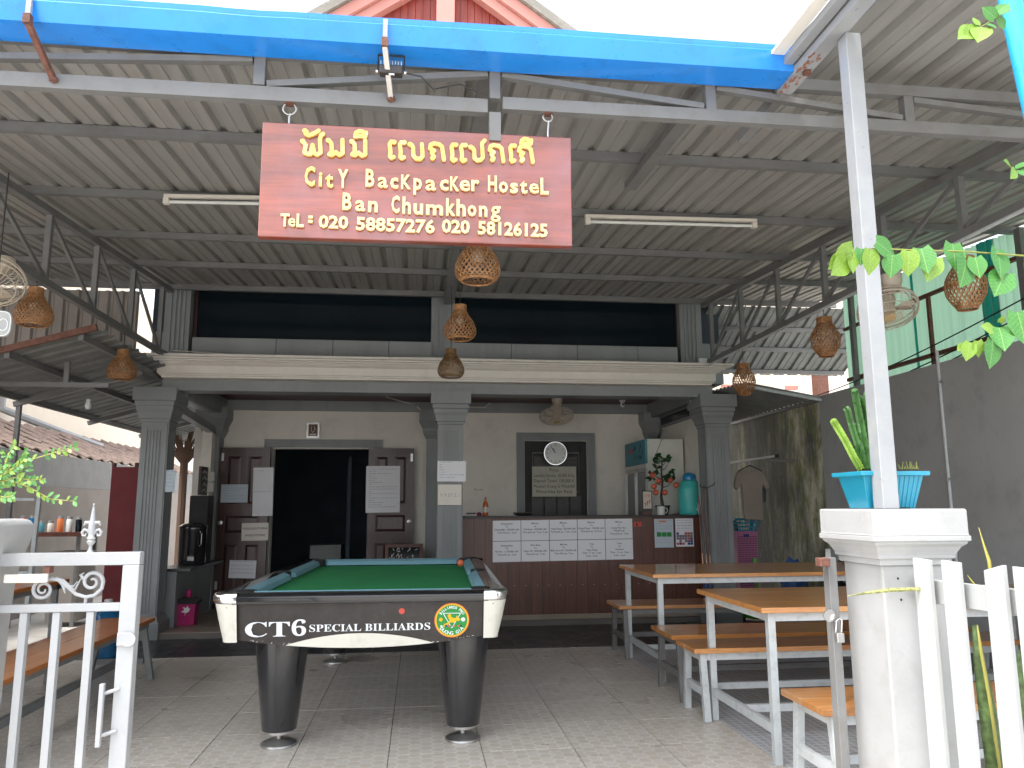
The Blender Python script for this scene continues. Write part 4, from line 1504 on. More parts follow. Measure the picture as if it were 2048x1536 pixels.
for (cx_, cy_, top_) in ((578, 243, 200), (1096, 273, 235)):
    pp = P(cx_, cy_, y=3.0)
    x_ = pp.x
    zt = 2.925 if cx_ < 900 else 2.945
    rg = thing('sign_ring', ('left' if cx_ < 900 else 'right') + ' steel ring and hook holding up the red wooden sign', 'ring', (x_, 3.0, zt - .03), 'rings holding the sign')
    R_o = .026 if cx_ < 900 else .02
    MB().tube([(x_ + R_o * math.cos(t * math.pi / 8), 3.0, zt - R_o + R_o * math.sin(t * math.pi / 8) + .004) for t in range(16)], .0035, 6, closed=True).build('ring', dull_chrome, rg, smooth=True)
    MB().tube([(x_, 3.0, pp.z - .01), (x_, 3.0, pp.z + .02), (x_ + .004, 3.0, zt - 2 * R_o + .008)], .004, 6).build('hook', dull_chrome, rg)
    MB().lathe([(.0, -.008), (.02, -.004), (.022, .0)], (x_, 3.0, zt - .001), 10).build('weld', rust, rg)

# ================================================================ BAMBOO LANTERNS
PEAR = [(.045, .17), (.043, .15), (.047, .125), (.065, .09), (.098, .045), (.118, -.005), (.12, -.045), (.105, -.075), (.085, -.088)]
JAR = [(.058, .17), (.056, .15), (.058, .12), (.082, .085), (.105, .04), (.112, -.01), (.105, -.055), (.08, -.10), (.058, -.13), (.052, -.14)]


def interp(prof, t):
    f_ = t * (len(prof) - 1)
    i = min(int(f_), len(prof) - 2)
    k = f_ - i
    return (prof[i][0] * (1 - k) + prof[i + 1][0] * k, prof[i][1] * (1 - k) + prof[i + 1][1] * k)


def lantern(prof, loc, label, mat, cable_top, twist=2.2, ns=26):
    t = thing('bamboo_lantern', label, 'lantern', loc, 'woven bamboo lanterns')
    q = MB()
    L = V(loc)
    sg = 26
    for dirn in (1, -1):
        for s_ in range(ns):
            a0 = 2 * math.pi * s_ / ns + (.06 if dirn > 0 else 0)
            vs, fs = [], []
            for i in range(sg + 1):
                tt = i / sg
                r_, z_ = interp(prof, tt)
                off = .0016 * math.sin(math.pi * i * 1.0 + (0 if dirn > 0 else math.pi) + s_ * math.pi)
                an = a0 + dirn * twist * tt
                dn = .036 * .115 / max(r_, .045)
                for d_ in (-dn, dn):
                    rr_ = r_ + off + (.0012 if dirn > 0 else 0)
                    vs.append(L + V((rr_ * math.cos(an + d_), rr_ * math.sin(an + d_), z_)))
            for i in range(sg):
                fs.append((2 * i, 2 * i + 1, 2 * i + 3, 2 * i + 2))
            q.add(vs, fs)
    w = q.build('woven_shade', mat, t)
    sm = w.modifiers.new('solid', 'SOLIDIFY')
    sm.thickness = .0016
    q = MB()
    def hoops(nm, tts, rr0):
        for tt in tts:
            q = MB()
            r_, z_ = interp(prof, tt)
            q.tube([L + V((r_ * math.cos(k * math.pi / 12), r_ * math.sin(k * math.pi / 12), z_)) for k in range(24)], rr0, 6, closed=True)
            q.build(nm, mat, t)
    hoops('neck_hoop', (0, .035, .07, .105, .14, .175), .0048)
    hoops('mouth_hoop', (.965, 1.0), .0055)
    q = MB()
    q.lathe([(.02, .10), (.028, .13), (.028, .165), (.01, .175)], L, 10)
    q.build('lamp_holder', dk_grey, t, smooth=True)
    q = MB()
    q.lathe([(.012, .10), (.03, .07), (.034, .05), (.024, .025), (.001, .015)], L, 12)
    q.build('light_bulb', fan_m, t, smooth=True)
    MB().tube([L + V((0, 0, .17)), L + V((.002, .001, (cable_top - L.z + .17) / 2)), V((L.x, L.y, cable_top))], .003, 5).build('hanging_cord', cable_m, t)
    return t


lantern(PEAR, P(955, 530, y=3.95), 'large woven bamboo lantern just below the red sign, nearest of the middle row', bamboo, 3.12)
l1 = lantern(PEAR, P(920, 655, y=5.65), 'woven bamboo lantern in front of the upper window divider, between its nearer and farther neighbours', bamboo, 3.25, ns=24)
lantern(PEAR, P(902, 735, y=6.95), 'darkest bamboo lantern, hanging right in front of the cream cornice at its middle', bamboo_d, 3.34, ns=30)
for o_ in ():
    pass
lantern(PEAR, P(68, 625, x=-2.62), 'round-bellied bamboo lantern beside the ceiling fan at the far left', bamboo, 2.85, ns=30)
lantern(PEAR, P(244, 738, x=-2.62), 'round-bellied bamboo lantern hanging just left of the cornice end', bamboo, 2.85, ns=30)
lantern(JAR, P(1931, 572, x=3.19), 'jar-shaped bamboo lantern partly hidden behind the heart-shaped vine leaves', bamboo, 2.87)
lantern(JAR, P(1651, 678, x=3.19), 'jar-shaped bamboo lantern just left of the square white post', bamboo, 2.87)
lantern(JAR, P(1488, 762, x=3.19), 'jar-shaped bamboo lantern right of the cornice end, farthest of the right row', bamboo, 2.87)

# ================================================================ POOL TABLE
PT0 = V((-.260, 5.82, 0))
PT = thing('pool_table', 'black pool table with green cloth, cream corners and a CT6 SPECIAL BILLIARDS front', 'pool table', (0, 0, 0))
WORLD[PT.name] = V((0, 0, 0))
HW, HL = .80, 1.43           # half outer width / length
ZT = .842
# frame and legs are built about the table's own centre, then the empty is placed
zone = MB().box(-.66, .66, -1.29, 1.29, .77, .792)
bed = zone.build('playing_cloth', cloth, PT)
MB().box(-.64, .64, -1.26, 1.26, .60, .768).build('slate_frame', black_matt, PT)


def apron(axis, sgn, half, dist):
    """a curved-bottom side panel leaning inwards, from rail to lower edge"""
    q = MB()
    N = 26
    rows = 5
    vs, fs = [], []
    for i in range(N + 1):
        a_ = -half + 2 * half * i / N
        zb = .60 - .058 * (1 - (a_ / half) ** 2)
        for j in range(rows + 1):
            t = j / rows
            z_ = .785 + (zb - .785) * t
            d_ = dist - .045 * t
            for dd in (0, -.02):
                vs.append((a_, d_ + dd, z_) if axis == 'y' else (d_ + dd, a_, z_))
    W_ = (rows + 1) * 2
    for i in range(N):
        for j in range(rows):
            k = i * W_ + j * 2
            fs.append((k, k + 2, k + W_ + 2, k + W_))
            fs.append((k + 1, k + W_ + 1, k + W_ + 3, k + 3))
        k = i * W_ + rows * 2
        fs.append((k, k + 1, k + W_ + 1, k + W_))
    vs = [(x_, y_ * 1, z_) for x_, y_, z_ in vs]
    if sgn < 0:
        vs = [(x_, -y_, z_) if axis == 'y' else (-x_, y_, z_) for x_, y_, z_ in vs]
    q.add(vs, fs)
    o = q.build('side_apron', black_vinyl, PT, smooth=True)
    return o


FA = apron('y', -1, HW - .10, HL - .03)
apron('y', 1, HW - .10, HL - .03)
apron('x', 1, HL - .10, HW - .03)
apron('x', -1, HL - .10, HW - .03)
# top rails: rounded black laminate
rail_prof = [(-.12, .842), (-.05, .846), (-.02, .842), (0, .828), (.004, .81), (-.003, .79), (-.02, .785), (-.12, .785)]


def rail(axis, sgn, half, dist, name='top_rail'):
    q = MB()
    vs, fs = [], []
    k = len(rail_prof)
    for e in (-half, half):
        for o_, z_ in rail_prof:
            d_ = (dist + o_) * sgn
            vs.append((e, d_, z_) if axis == 'y' else (d_, e, z_))
    for j in range(k):
        j2 = (j + 1) % k
        fs.append((j, j2, k + j2, k + j))
    fs += [tuple(range(k))[::-1], tuple(range(k, 2 * k))]
    q.add(vs, fs)
    return q.build(name, black_gloss, PT, smooth=True)


rail('y', -1, HW - .11, HL)
rail('y', 1, HW - .11, HL)
rail('x', -1, HL - .11, HW)
rail('x', 1, HL - .11, HW)
# cushions
cu = [(-.175, .800), (-.165, .832), (-.118, .848), (-.118, .80)]


def cush(axis, sgn, a0, a1, dist):
    q = MB()
    vs, fs = [], []
    for e, cut in ((a0, .035), (a1, -.035)):
        for o_, z_ in cu:
            d_ = (dist + o_) * sgn
            ee = e + (cut if o_ < -.13 else 0)
            vs.append((ee, d_, z_) if axis == 'y' else (d_, ee, z_))
    for j in range(4):
        j2 = (j + 1) % 4
        fs.append((j, j2, 4 + j2, 4 + j))
    fs += [(3, 2, 1, 0), (4, 5, 6, 7)]
    q.add(vs, fs)
    q.build('cushion', cushion, PT)


cush('y', -1, -HW + .20, HW - .20, HL)
cush('y', 1, -HW + .20, HW - .20, HL)
for s_ in (-1, 1):
    cush('x', s_, -HL + .165, -.06, HW)
    cush('x', s_, .06, HL - .165, HW)
    # middle pocket
    q = MB()
    q.lathe([(.055, .74), (.055, .848), (.05, .852)], (s_ * (HW - .10), 0, 0), 14)
    q.build('side_pocket', black_matt, PT)
for sx_ in (-1, 1):
    for sy_ in (-1, 1):
        cx_, cy_ = sx_ * (HW - .115), sy_ * (HL - .115)
        MB().lathe([(.06, .74), (.06, .846), (.055, .85)], (cx_ - sx_ * .035, cy_ - sy_ * .035, 0), 14).build('corner_pocket', black_matt, PT)
        # chrome corner cap: quarter round
        def quarter(r0, r1, z0, z1, mat, nm, lean=.0, ext=.0):
            q = MB()
            N = 10
            vs, fs = [], []
            ring = []
            for i in range(N + 1):
                t = i / N * math.pi / 2
                ring.append((math.cos(t), math.sin(t)))
            ring = [(1, -ext)] + ring + [(-ext, 1)]
            for z_, rr_, ln in ((z0, r1, lean), (z1, r1, 0)):
                for c_, s2 in ring:
                    vs.append((cx_ + sx_ * (c_ * (rr_ if c_ > -.01 else 1) - ln * (c_ > .01)), cy_ + sy_ * (s2 * rr_ - ln * (s2 > .01)), z_))
            return ring
        N = 8
        ring = [(.115, -.02)] + [(.03 + .085 * math.cos(i / N * math.pi / 2), .03 + .085 * math.sin(i / N * math.pi / 2)) for i in range(N + 1)] + [(-.02, .115)]
        inner = [(-.045, -.045)]

        def solid(levels, mat, nm, hole=False):
            q = MB()
            vs, fs = [], []
            k = len(ring)
            for z_, grow in levels:
                for a_, b_ in ring:
                    vs.append((cx_ + sx_ * (a_ + grow * (a_ > .0) * a_ / .115), cy_ + sy_ * (b_ + grow * (b_ > 0) * b_ / .115), z_))
            for i in range(len(levels) - 1):
                for j in range(k - 1):
                    fs.append((i * k + j, i * k + j + 1, (i + 1) * k + j + 1, (i + 1) * k + j))
            # inner skin
            base_ = len(vs)
            for z_, grow in (levels[0], levels[-1]):
                for a_, b_ in ring:
                    vs.append((cx_ + sx_ * (a_ * .78 + (grow * (a_ > 0) * a_ / .115)), cy_ + sy_ * (b_ * .78 + (grow * (b_ > 0) * b_ / .115)), z_))
            for j in range(k - 1):
                fs.append((base_ + j, base_ + k + j, base_ + k + j + 1, base_ + j + 1))
                fs.append((j, base_ + j, base_ + j + 1, j + 1))
                t_ = (len(levels) - 1) * k
                fs.append((t_ + j, t_ + j + 1, base_ + k + j + 1, base_ + k + j))
            q.add(vs, fs)
            return q.build(nm, mat, PT, smooth=True)
        cc = solid([(.795, .0), (.81, .006), (.835, .005), (.846, -.003), (.850, -.018)], chrome, 'corner_cap')
        ccc = solid([(.585, -.052), (.60, -.050), (.70, -.025), (.792, -.006)], cream_cast, 'corner_casting')
        q = MB()
        q.lathe([(.005, 0), (.005, .002)], (cx_ + sx_ * .03, cy_ + sy_ * (.115 - .012), .775), 8, (0, sy_, 0))
        q.build('screw', black_matt, ccc)
        # leg: tapered cylinder, chrome collar, screw and disc foot
        lx, ly = sx_ * .512 + .048, sy_ * 1.16
        lg = MB().lathe([(.155, .64), (.153, .60), (.097, .095), (.095, .085)], (lx, ly, 0), 32).build('leg', black_gloss, PT, smooth=True)
        MB().lathe([(.080, .084), (.080, .068), (.06, .062), (.014, .06), (.014, .03)], (lx, ly, 0), 24).build('leg_collar', dull_chrome, lg, smooth=True)
        MB().lathe([(.10, .002), (.098, .012), (.07, .024), (.02, .030), (.015, .034)], (lx, ly, 0), 28).build('levelling_foot', dull_chrome, lg, smooth=True)
# front lens and lettering; apron surface position at height z
def ay(z_, zb=.565):
    t = (.785 - z_) / (.785 - zb)
    return -(HL - .03 - .045 * t)


ln = MB()
N = 24
vs, fs = [], []
for i in range(N + 1):
    a_ = -.41 + .80 * i / N
    t = (i / N) * 2 - 1
    zb = .60 - .058 * (1 - (a_ / (HW - .10)) ** 2) + .0005
    zt = zb + .078 * (1 - t * t) + .001
    tb = 1.0
    for z_ in (zb, (zb + zt) / 2, zt):
        tt = (.785 - z_) / (.785 - zb)
        vs.append((a_, -(HL - .03 - .045 * tt) - .003, z_))
for i in range(N):
    for j in range(2):
        k = i * 3 + j
        fs.append((k, k + 3, k + 4, k + 1))
ln.add(vs, fs)
sd = ln.build('cream_inlay', cream_cast, FA)
ru = V((1, 0, 0))
uu_ = V((0, -.045, .22)).normalized() * -1
uu_ = V((0, -.2, 1)).normalized()
q = MB()


def onap(x_, z_):
    return V((x_, ay(z_) - .001, z_))


q.text('𝐂𝐓', onap(-.625, .612), ru, uu_, size=.118, width=.237, align='LEFT', lift=.0028)
q.text('𝟔', onap(-.378, .614), ru, uu_, size=.125, width=.077, align='LEFT', lift=.0028)
q.text('𝐒𝐏𝐄𝐂𝐈𝐀𝐋 𝐁𝐈𝐋𝐋𝐈𝐀𝐑𝐃𝐒', onap(-.284, .634), ru, uu_, size=.057, width=.655, align='LEFT', lift=.0028)
q.build('front_lettering', white_ink, FA)
q = MB()
rs_ = random.Random(5)
for k in range(60):
    x_ = -.6 + 1.2 * rs_.random() ** 1
    zb = .60 - .058 * (1 - (x_ / (HW - .10)) ** 2) + rs_.uniform(.001, .012)
    w_ = rs_.uniform(.002, .016)
    tt = (.785 - zb) / .22
    q.add([(x_, ay(zb) - .0025, zb), (x_ + w_, ay(zb) - .0025, zb + .001), (x_ + w_ * .7, ay(zb) - .0025, zb + rs_.uniform(.001, .005)), (x_ + w_ * .2, ay(zb) - .0025, zb + .002)], [(0, 1, 2, 3)])
q.build('chipped_edge', cream_cast, FA)
# round sticker
sc_ = onap(.490, .684)
ru, uu_ = ru * 1.15, uu_ * 1.15
stk = MB()


def disc(q, r_, lift, n=36, dx=0, dz=0, c=sc_):
    nn_ = ru.cross(uu_).normalized()
    pts = [c + ru * (dx + r_ * math.cos(2 * math.pi * k / n)) + uu_ * (dz + r_ * math.sin(2 * math.pi * k / n)) + nn_ * lift for k in range(n)]
    q.add(pts, [tuple(range(n))])


disc(stk, .084, .003)
st = stk.build('round_sticker', orange_p, FA)
q = MB(); disc(q, .080, .0034); q.build('sticker_ring', yellow_p, st)
q = MB(); disc(q, .074, .0038); q.build('sticker_field', green_p, st)
q = MB()
nn_ = ru.cross(uu_).normalized()


def arc_text(q, body, rad, a_c, step, size, flip=False):
    m = (len(body) - 1) / 2
    for i, ch in enumerate(body):
        if ch == ' ':
            continue
        a_ = a_c + ((i - m) * step if flip else -(i - m) * step)
        c_, s_ = math.cos(a_), math.sin(a_)
        if flip:
            r1, u1 = ru * -s_ + uu_ * c_, ru * -c_ - uu_ * s_
        else:
            r1, u1 = ru * s_ - uu_ * c_, ru * c_ + uu_ * s_
        q.text(ch, sc_ + ru * (rad * c_) + uu_ * (rad * s_), r1, u1, size=size, lift=.0042, bold=.02)


arc_text(q, 'BILLIARDS PRO', .057, math.pi / 2, .165, .0185)
arc_text(q, 'DUONG GIA', .0705, -math.pi / 2, .215, .023, True)
tri = [(-.042, .034), (.042, .034), (0, -.038)]
for (a0_, b0_), (a1_, b1_) in zip(tri, tri[1:] + tri[:1]):
    q.beam(sc_ + ru * a0_ + uu_ * b0_ + nn_ * .0042, sc_ + ru * a1_ + uu_ * b1_ + nn_ * .0042, .0035, .0004, upv=nn_)
q.build('sticker_print', white_ink, st)
q = MB()
fig = [(-.042, -.02), (-.02, -.012), (-.01, .0), (-.018, .012), (-.008, .022), (.004, .012), (.018, .010), (.024, .024), (.03, .012), (.042, .004), (.034, -.004), (.024, -.002), (.012, -.012), (-.006, -.010), (-.018, -.022)]
q.prism(fig, sc_ + nn_ * .0044, ru, uu_, .0003)
disc(q, .009, .0049, 12, -.012, .022)
disc(q, .009, .0049, 12, -.053, .004)
q.build('sticker_figure', yellow_p, st)
q = MB(); disc(q, .010, .0043, 16, .054, .003); q.build('sticker_ball', white_ink, st)
for i in range(9):
    q = MB(); disc(q, .0048, .0047, 10, -.05 + i * .0118, -.028); q.build('sticker_dot', [white_ink, yellow_p, navy_p, red_tag, purple_p, orange_p, green_p, red_tag, black_matt][i], st)
q = MB(); disc(q, .0145, .003, 20, c=onap(.215, .738)); t2 = q.build('small_red_sticker', red_tag, FA)
PT.location = (PT0.x, PT0.y, 0)
PT.rotation_euler = (0, 0, math.radians(-1.6))

ball = MB().lathe([(.0005, -.0285)] + [(.0285 * math.cos(t * math.pi / 16), .0285 * math.sin(t * math.pi / 16)) for t in range(-7, 8)] + [(.0005, .0285)], P(921, 1126, z=.85) + V((0, 0, .0)), 20).build('billiard_ball', orange_ball, smooth=True)
tag(ball, 'orange-red billiard ball resting at the far right corner of the pool table', 'ball')

# ================================================================ TABLES AND BENCHES (right side)
def steel_table(x0, x1, y0, y1, ztop, label, splay=0.0, tt=.028, group='wooden topped steel tables', name='dining_table', cat='table', mat=table_wood, leg=.04, stretch=.10, legm=lt_steel, inset=.05, npl=4, endbar=True):
    t = thing(name, label, cat, ((x0 + x1) / 2, (y0 + y1) / 2, 0), group)
    # top of several planks
    w = (y1 - y0) / npl
    for i in range(npl):
        MB().box(x0 + random.uniform(0, .003), x1, y0 + i * w + .0008, y0 + (i + 1) * w - .0008, ztop - tt, ztop - random.uniform(0, .0008)).build('top_plank', mat, t, bevel=.0025)
    za = ztop - tt - .001
    fr = MB()
    fr.box(x0 + inset, x1 - inset, y0 + inset * .6 + .004, y0 + inset * .6 + .03, za - .045, za)
    fr.box(x0 + inset, x1 - inset, y1 - inset * .6 - .03, y1 - inset * .6 - .004, za - .045, za)
    fr.box(x0 + inset, x0 + inset + .03, y0 + inset * .6 + .03, y1 - inset * .6 - .03, za - .045, za)
    fr.box(x1 - inset - .03, x1 - inset, y0 + inset * .6 + .03, y1 - inset * .6 - .03, za - .045, za)
    fr.build('top_frame', legm, t)
    for xe, sx_ in ((x0 + inset + leg / 2 - .003, 0), (x1 - inset - leg / 2 + .003, 0)):
        for ye, sy_ in ((y0 + inset * .6 + leg / 2, -1), (y1 - inset * .6 - leg / 2, 1)):
            MB().beam((xe, ye, za - .001), (xe, ye + sy_ * splay, .001), leg, leg, upv=(1, 0, 0)).build('leg', legm, t, bevel=.002)
        MB().beam((xe, y0 + inset * .6 + leg - splay * .6, .17), (xe, y1 - inset * .6 - leg + splay * .6, .17), .03, .045).build('end_bar', legm, t)
    ym = (y0 + y1) / 2
    MB().beam((x0 + inset + leg / 2 + .016, ym, .17), (x1 - inset - leg / 2 - .016, ym, .17), .03, .04).build('long_bar', legm, t)
    return t


steel_table(1.775, 3.95, 5.84, 6.86, .79, 'varnished wood table on grey steel legs in front of the counter, the farther table')
steel_table(1.765, 3.95, 3.93, 4.88, .78, 'varnished wood table on grey steel legs nearest the white pillar')
bk = dict(group='wooden benches on the right', name='bench', cat='bench', tt=.03, npl=2)
steel_table(1.74, 3.95, 6.76, 7.22, .445, 'long wooden bench along the foot of the brown counter', splay=.05, legm=grey_steel, **bk)
steel_table(1.715, 3.95, 5.26, 5.74, .435, 'long wooden bench on dark grey legs directly in front of the farther table', splay=.05, legm=grey_steel, **bk)
steel_table(1.70, 3.95, 4.78, 5.14, .43, 'long wooden bench on pale legs behind the nearer table', splay=.05, **bk)
steel_table(1.735, 3.95, 3.30, 3.70, .435, 'timeworn wooden bench nearest the camera beside the open gate', splay=.05, mat=wood('worn_bench', (.33, .13, .04), (.50, .24, .08), .45, axis=0, wear_glare=(.42, .34, .25)), **bk)

# left bench along the wall, table behind
def long_bench(x0, x1, y0, y1, ztop, label, mat, legm, name, cat, splay=.06, group=None):
    t = thing(name, label, cat, ((x0 + x1) / 2, (y0 + y1) / 2, 0), group)
    w = (x1 - x0) / 2
    for i in range(2):
        MB().box(x0 + i * w + .0008, x0 + (i + 1) * w - .0008, y0, y1, ztop - .03, ztop).build('top_plank', mat, t, bevel=.003)
    for yy_ in (y0 + .15, y1 - .12):
        for xx_, s_ in ((x0 + .05, -1), (x1 - .05, 1)):
            MB().beam((xx_, yy_, ztop - .031), (xx_ + s_ * splay, yy_, .001), .04, .04, upv=(0, 1, 0)).build('leg', legm, t)
        MB().beam((x0 + .03, yy_, .14), (x1 - .03, yy_, .14), .03, .04).build('end_bar', legm, t)
    MB().beam(((x0 + x1) / 2, y0 + .15, .14), ((x0 + x1) / 2, y1 - .12, .14), .03, .05).build('long_bar', legm, t)
    MB().box(x0 + .03, x1 - .03, y0 + .05, y1 - .05, ztop - .07, ztop - .031).build('top_frame', legm, t)
    return t


long_bench(-2.46, -2.06, 3.6, 6.62, .45, 'long orange-brown bench seen through the gate bars on the left', bench_wood_y, grey, 'bench', 'bench', .08)
long_bench(-3.60, -2.72, 3.6, 6.6, .76, 'long orange-brown table on the left, behind the gate bars and bench', bench_wood_y, grey, 'dining_table', 'table', .0)

# ================================================================ COUNTER
CT = thing('reception_counter', 'dark red-brown plank reception counter between the two fluted columns', 'counter', (1.95, 9.0, 0))
x = .49
i = 0
bw = .1295
while x < 3.36:
    z0 = .115
    MB().box(x + .0012, x + bw - .0012, 8.80 + random.uniform(0, .003), 8.83, z0, 1.175).build('counter_board', counter_wood, CT)
    x += bw
    i += 1
MB().box(.47, 3.40, 8.785, 9.25, 1.176, 1.20).build('counter_top', black_vinyl, CT, bevel=.003)
MB().box(.49, 3.37, 8.831, 9.2, .06, 1.175).build('counter_body', counter_wood, CT)
MB().box(.49, 3.37, 8.79, 8.83, .062, .114).build('skirting', tan_tile, CT)
q = MB()
for i in range(22):
    q.lathe([(.006, 0), (.004, .004)], (.56 + i * .1295, 8.80, .43), 8, (0, -1, 0))
q.build('screw_heads', dull_chrome, CT)['kind'] = 'stuff'

PAPERS = [
    ['Sleeping Bus', 'To', 'Chiang Mai : 350,000 LAK', 'Time Pick up : 4 pm'],
    ['Minivan', 'to', 'Vientiane : 320,000 LAK', 'Time pick up : 7 am , 2 pm'],
    ['Minivan', 'To', 'Vang Vieng : 250,000 LAK', 'Time pick up : 7 am , 2 pm'],
    ['Minivan', 'To', 'Nong Khiaw : 190,000 LAK', 'Time pick up : 8:15 am'],
    ['Minivan', 'to', 'Luang Nam tha :', '270,000 Lak', 'Time pick up : 7 am'],
    ['Sleeping Bus', 'To', 'Ha Noi : 1,100,000 LAK', 'Time pick up : 5 pm'],
    ['Slow Boat', 'To', 'Huay Xai : 400,000 LAK', 'Time pick up : 7 am'],
    ['Minivan', 'To', 'Muan xai north : 220,000 LAK', 'Time Pick up : 7 am'],
    ['Train', 'To', 'Vang Vieng', 'Time : 11 am , 3 pm', '5 pm , 6 pm'],
    ['Train', 'To', 'Vientiane', 'Time : 11 am , 3 pm', '5 pm , 6 pm']]
NAMES = ['sleeping bus to Chiang Mai, top left', 'minivan to Vientiane, top row', 'minivan to Vang Vieng, top row middle', 'minivan to Nong Khiaw, top row', 'minivan to Luang Nam Tha, top right',
         'sleeping bus to Ha Noi, bottom left', 'slow boat to Huay Xai, bottom row', 'minivan, bottom row middle', 'train to Vang Vieng, bottom row', 'train to Vientiane, bottom right']
pw = .3265
for k in range(10):
    col, row = k % 5, k // 5
    rise = .012 * col
    x0 = .828 + col * (pw - .002)
    y_ = 8.796
    z1 = 1.148 - row * .232 + rise * .25
    z0 = z1 - .226
    t = thing('price_sheet', 'white printed sheet for the ' + NAMES[k] + ' of the counter notices', 'paper', (x0 + pw / 2, 8.79, z0), 'printed transport notices on the counter')
    q = MB()
    tl = .003
    q.add([(x0 + .004, y_ - tl, z0), (x0 + pw - .005, y_ - tl, z0 + .003), (x0 + pw - .005, y_ - tl, z1 + .003), (x0 + .004, y_ - tl, z1)] + [(x0 + .004, y_, z0), (x0 + pw - .005, y_, z0 + .003), (x0 + pw - .005, y_, z1 + .003), (x0 + .004, y_, z1)], [(0, 1, 2, 3), (7, 6, 5, 4), (0, 4, 5, 1), (3, 2, 6, 7), (0, 3, 7, 4), (1, 5, 6, 2)])
    q.build('sheet', paper, t)
    q = MB()
    lines = PAPERS[k]
    for li, s_ in enumerate(lines):
        vs_, _, a0_, a1_ = glyphs(s_, .012, False)
        size = .027
        wid = min((a1_ - a0_) * size, pw - .03)
        q.text(s_, (x0 + pw / 2, y_ - tl, z1 - .043 - li * .033 - (.01 if row else 0)), size=size, width=wid, lift=.001, bold=.012)
    q.build('printed_text', ink, t)['kind'] = 'stuff'


def notice(name, label, px0, py0, px1, py1, yv, mat, lines=(), tilt=0.0, ls=.022, cat='paper', inkm=ink, group=None, th=.002, dense=0, bold=.0):
    """a sheet facing the porch; corners given by the photograph's pixels on plane y = yv"""
    a_, b_ = P(px0, py0, y=yv), P(px1, py1, y=yv)
    x0, x1, z1, z0 = a_.x, b_.x, a_.z, b_.z
    c_ = V(((x0 + x1) / 2, yv, (z0 + z1) / 2))
    t = thing(name, label, cat, c_, group)
    r_ = V((math.cos(tilt), 0, math.sin(tilt)))
    u_ = V((-math.sin(tilt), 0, math.cos(tilt)))
    w_, h_ = (x1 - x0) / 2, (z1 - z0) / 2
    MB().prism([(-w_, -h_), (w_, -h_), (w_, h_), (-w_, h_)], c_, r_, u_, th).build('sheet', mat, t)
    q = MB()
    n_ = 0
    if lines:
        step = 2 * h_ / (len(lines) + .6)
        for i, s_ in enumerate(lines):
            vs_, _, a0_, a1_ = glyphs(s_, bold, False)
            if not vs_:
                continue
            wid = min((a1_ - a0_) * ls, 2 * w_ * .92)
            q.text(s_, c_ + u_ * (h_ - step * (i + .95)), r_, u_, size=ls, width=wid, lift=th + .001, bold=bold)
            n_ += 1
    rs2 = random.Random(int(px0 * 7 + py0))
    for i in range(dense):
        zz_ = h_ * .86 - i * (2 * h_ * .86) / dense
        xx_ = -w_ * .85
        while xx_ < w_ * .8:
            L_ = min(rs2.uniform(.012, .05), w_ * .85 - xx_)
            q.prism([(xx_, zz_), (xx_ + L_, zz_), (xx_ + L_, zz_ + .005), (xx_, zz_ + .005)], c_ + V((0, -th - .0005, 0)), r_, u_, .0004)
            xx_ += L_ + .008
            if rs2.random() < .12:
                break
        n_ += 1
    if n_:
        q.build('printed_text', inkm, t)['kind'] = 'stuff'
    return t


faint = flat('faint_print', (.36, .37, .42))
notice('door_notice', 'small white sheet on the left door leaf beside its hinge edge', 443, 969, 495, 1005, 10.245, paper_b, (), 0.0, cat='paper', inkm=faint, dense=6)
notice('door_notice', 'long white double sheet on the inner edge of the left door leaf', 508, 935, 544, 1032, 10.245, paper, (), 0.02, inkm=faint, dense=2)
notice('door_notice', 'handwritten note about shoes at the middle of the left door leaf', 484, 1046, 536, 1081, 10.245, plaster, ('PLEASE DON\'T WEAR', 'SHOES OUTSIDE'), .01, .034, inkm=ink_brown, bold=.01)
notice('door_notice', 'tilted handwritten sheet low on the left door leaf', 459, 1121, 511, 1156, 10.245, paper, (), -.03, inkm=faint, dense=4)
notice('door_notice', 'large printed double sheet on the right door leaf', 733, 932, 799, 1025, 10.245, paper, (), 0.01, inkm=faint, dense=18)
notice('column_notice', 'white sheet in a plastic sleeve, upper of two on the middle column', 875, 922, 932, 963, 8.385, paper, (), -.01, inkm=faint, dense=7)
notice('column_notice', 'curling pale sheet, lower of two on the middle column', 876, 969, 923, 1010, 8.385, plaster, ('Y 9 57 Z 1',), 0, .05, inkm=faint)
notice('column_notice', 'bluish sheet on the right side of the left fluted column', 333, 940, 349, 984, 8.42, paper_b, (), 0, inkm=faint, dense=5)
notice('wall_notice', 'faint transparent sheet on the wall right of the middle column', 938, 964, 977, 992, 10.395, plaster, ('For rent',), 0, .035, inkm=ink)
notice('price_board', 'handwritten whiteboard of prices hung below the wall clock', 1064, 933, 1153, 993, 10.33, paint('board_white', (.46, .45, .38), .5), ('Price', 'Laundry Service  20.000 K/kg', 'Deposit Towel  100.000 K', 'Museum Kuang Si Waterfall', 'Motorbike for Rent'), 0, .062, cat='board', inkm=ink, bold=.0)
p1 = notice('info_poster', 'pale blue printed poster with green pictures at the counter right end', 1308, 1038, 1348, 1095, 8.796, paper_b, (), 0, inkm=faint, dense=9)
p2 = notice('info_poster', 'white poster with crowded photo collage at the counter right end', 1350, 1037, 1388, 1093, 8.796, paper, (), 0, inkm=faint, dense=9)


def patch(parent, x0, x1, z0, z1, y_, mat, name='printed_picture'):
    MB().box(x0, x1, y_ - .0006, y_, z0, z1).build(name, mat, parent)


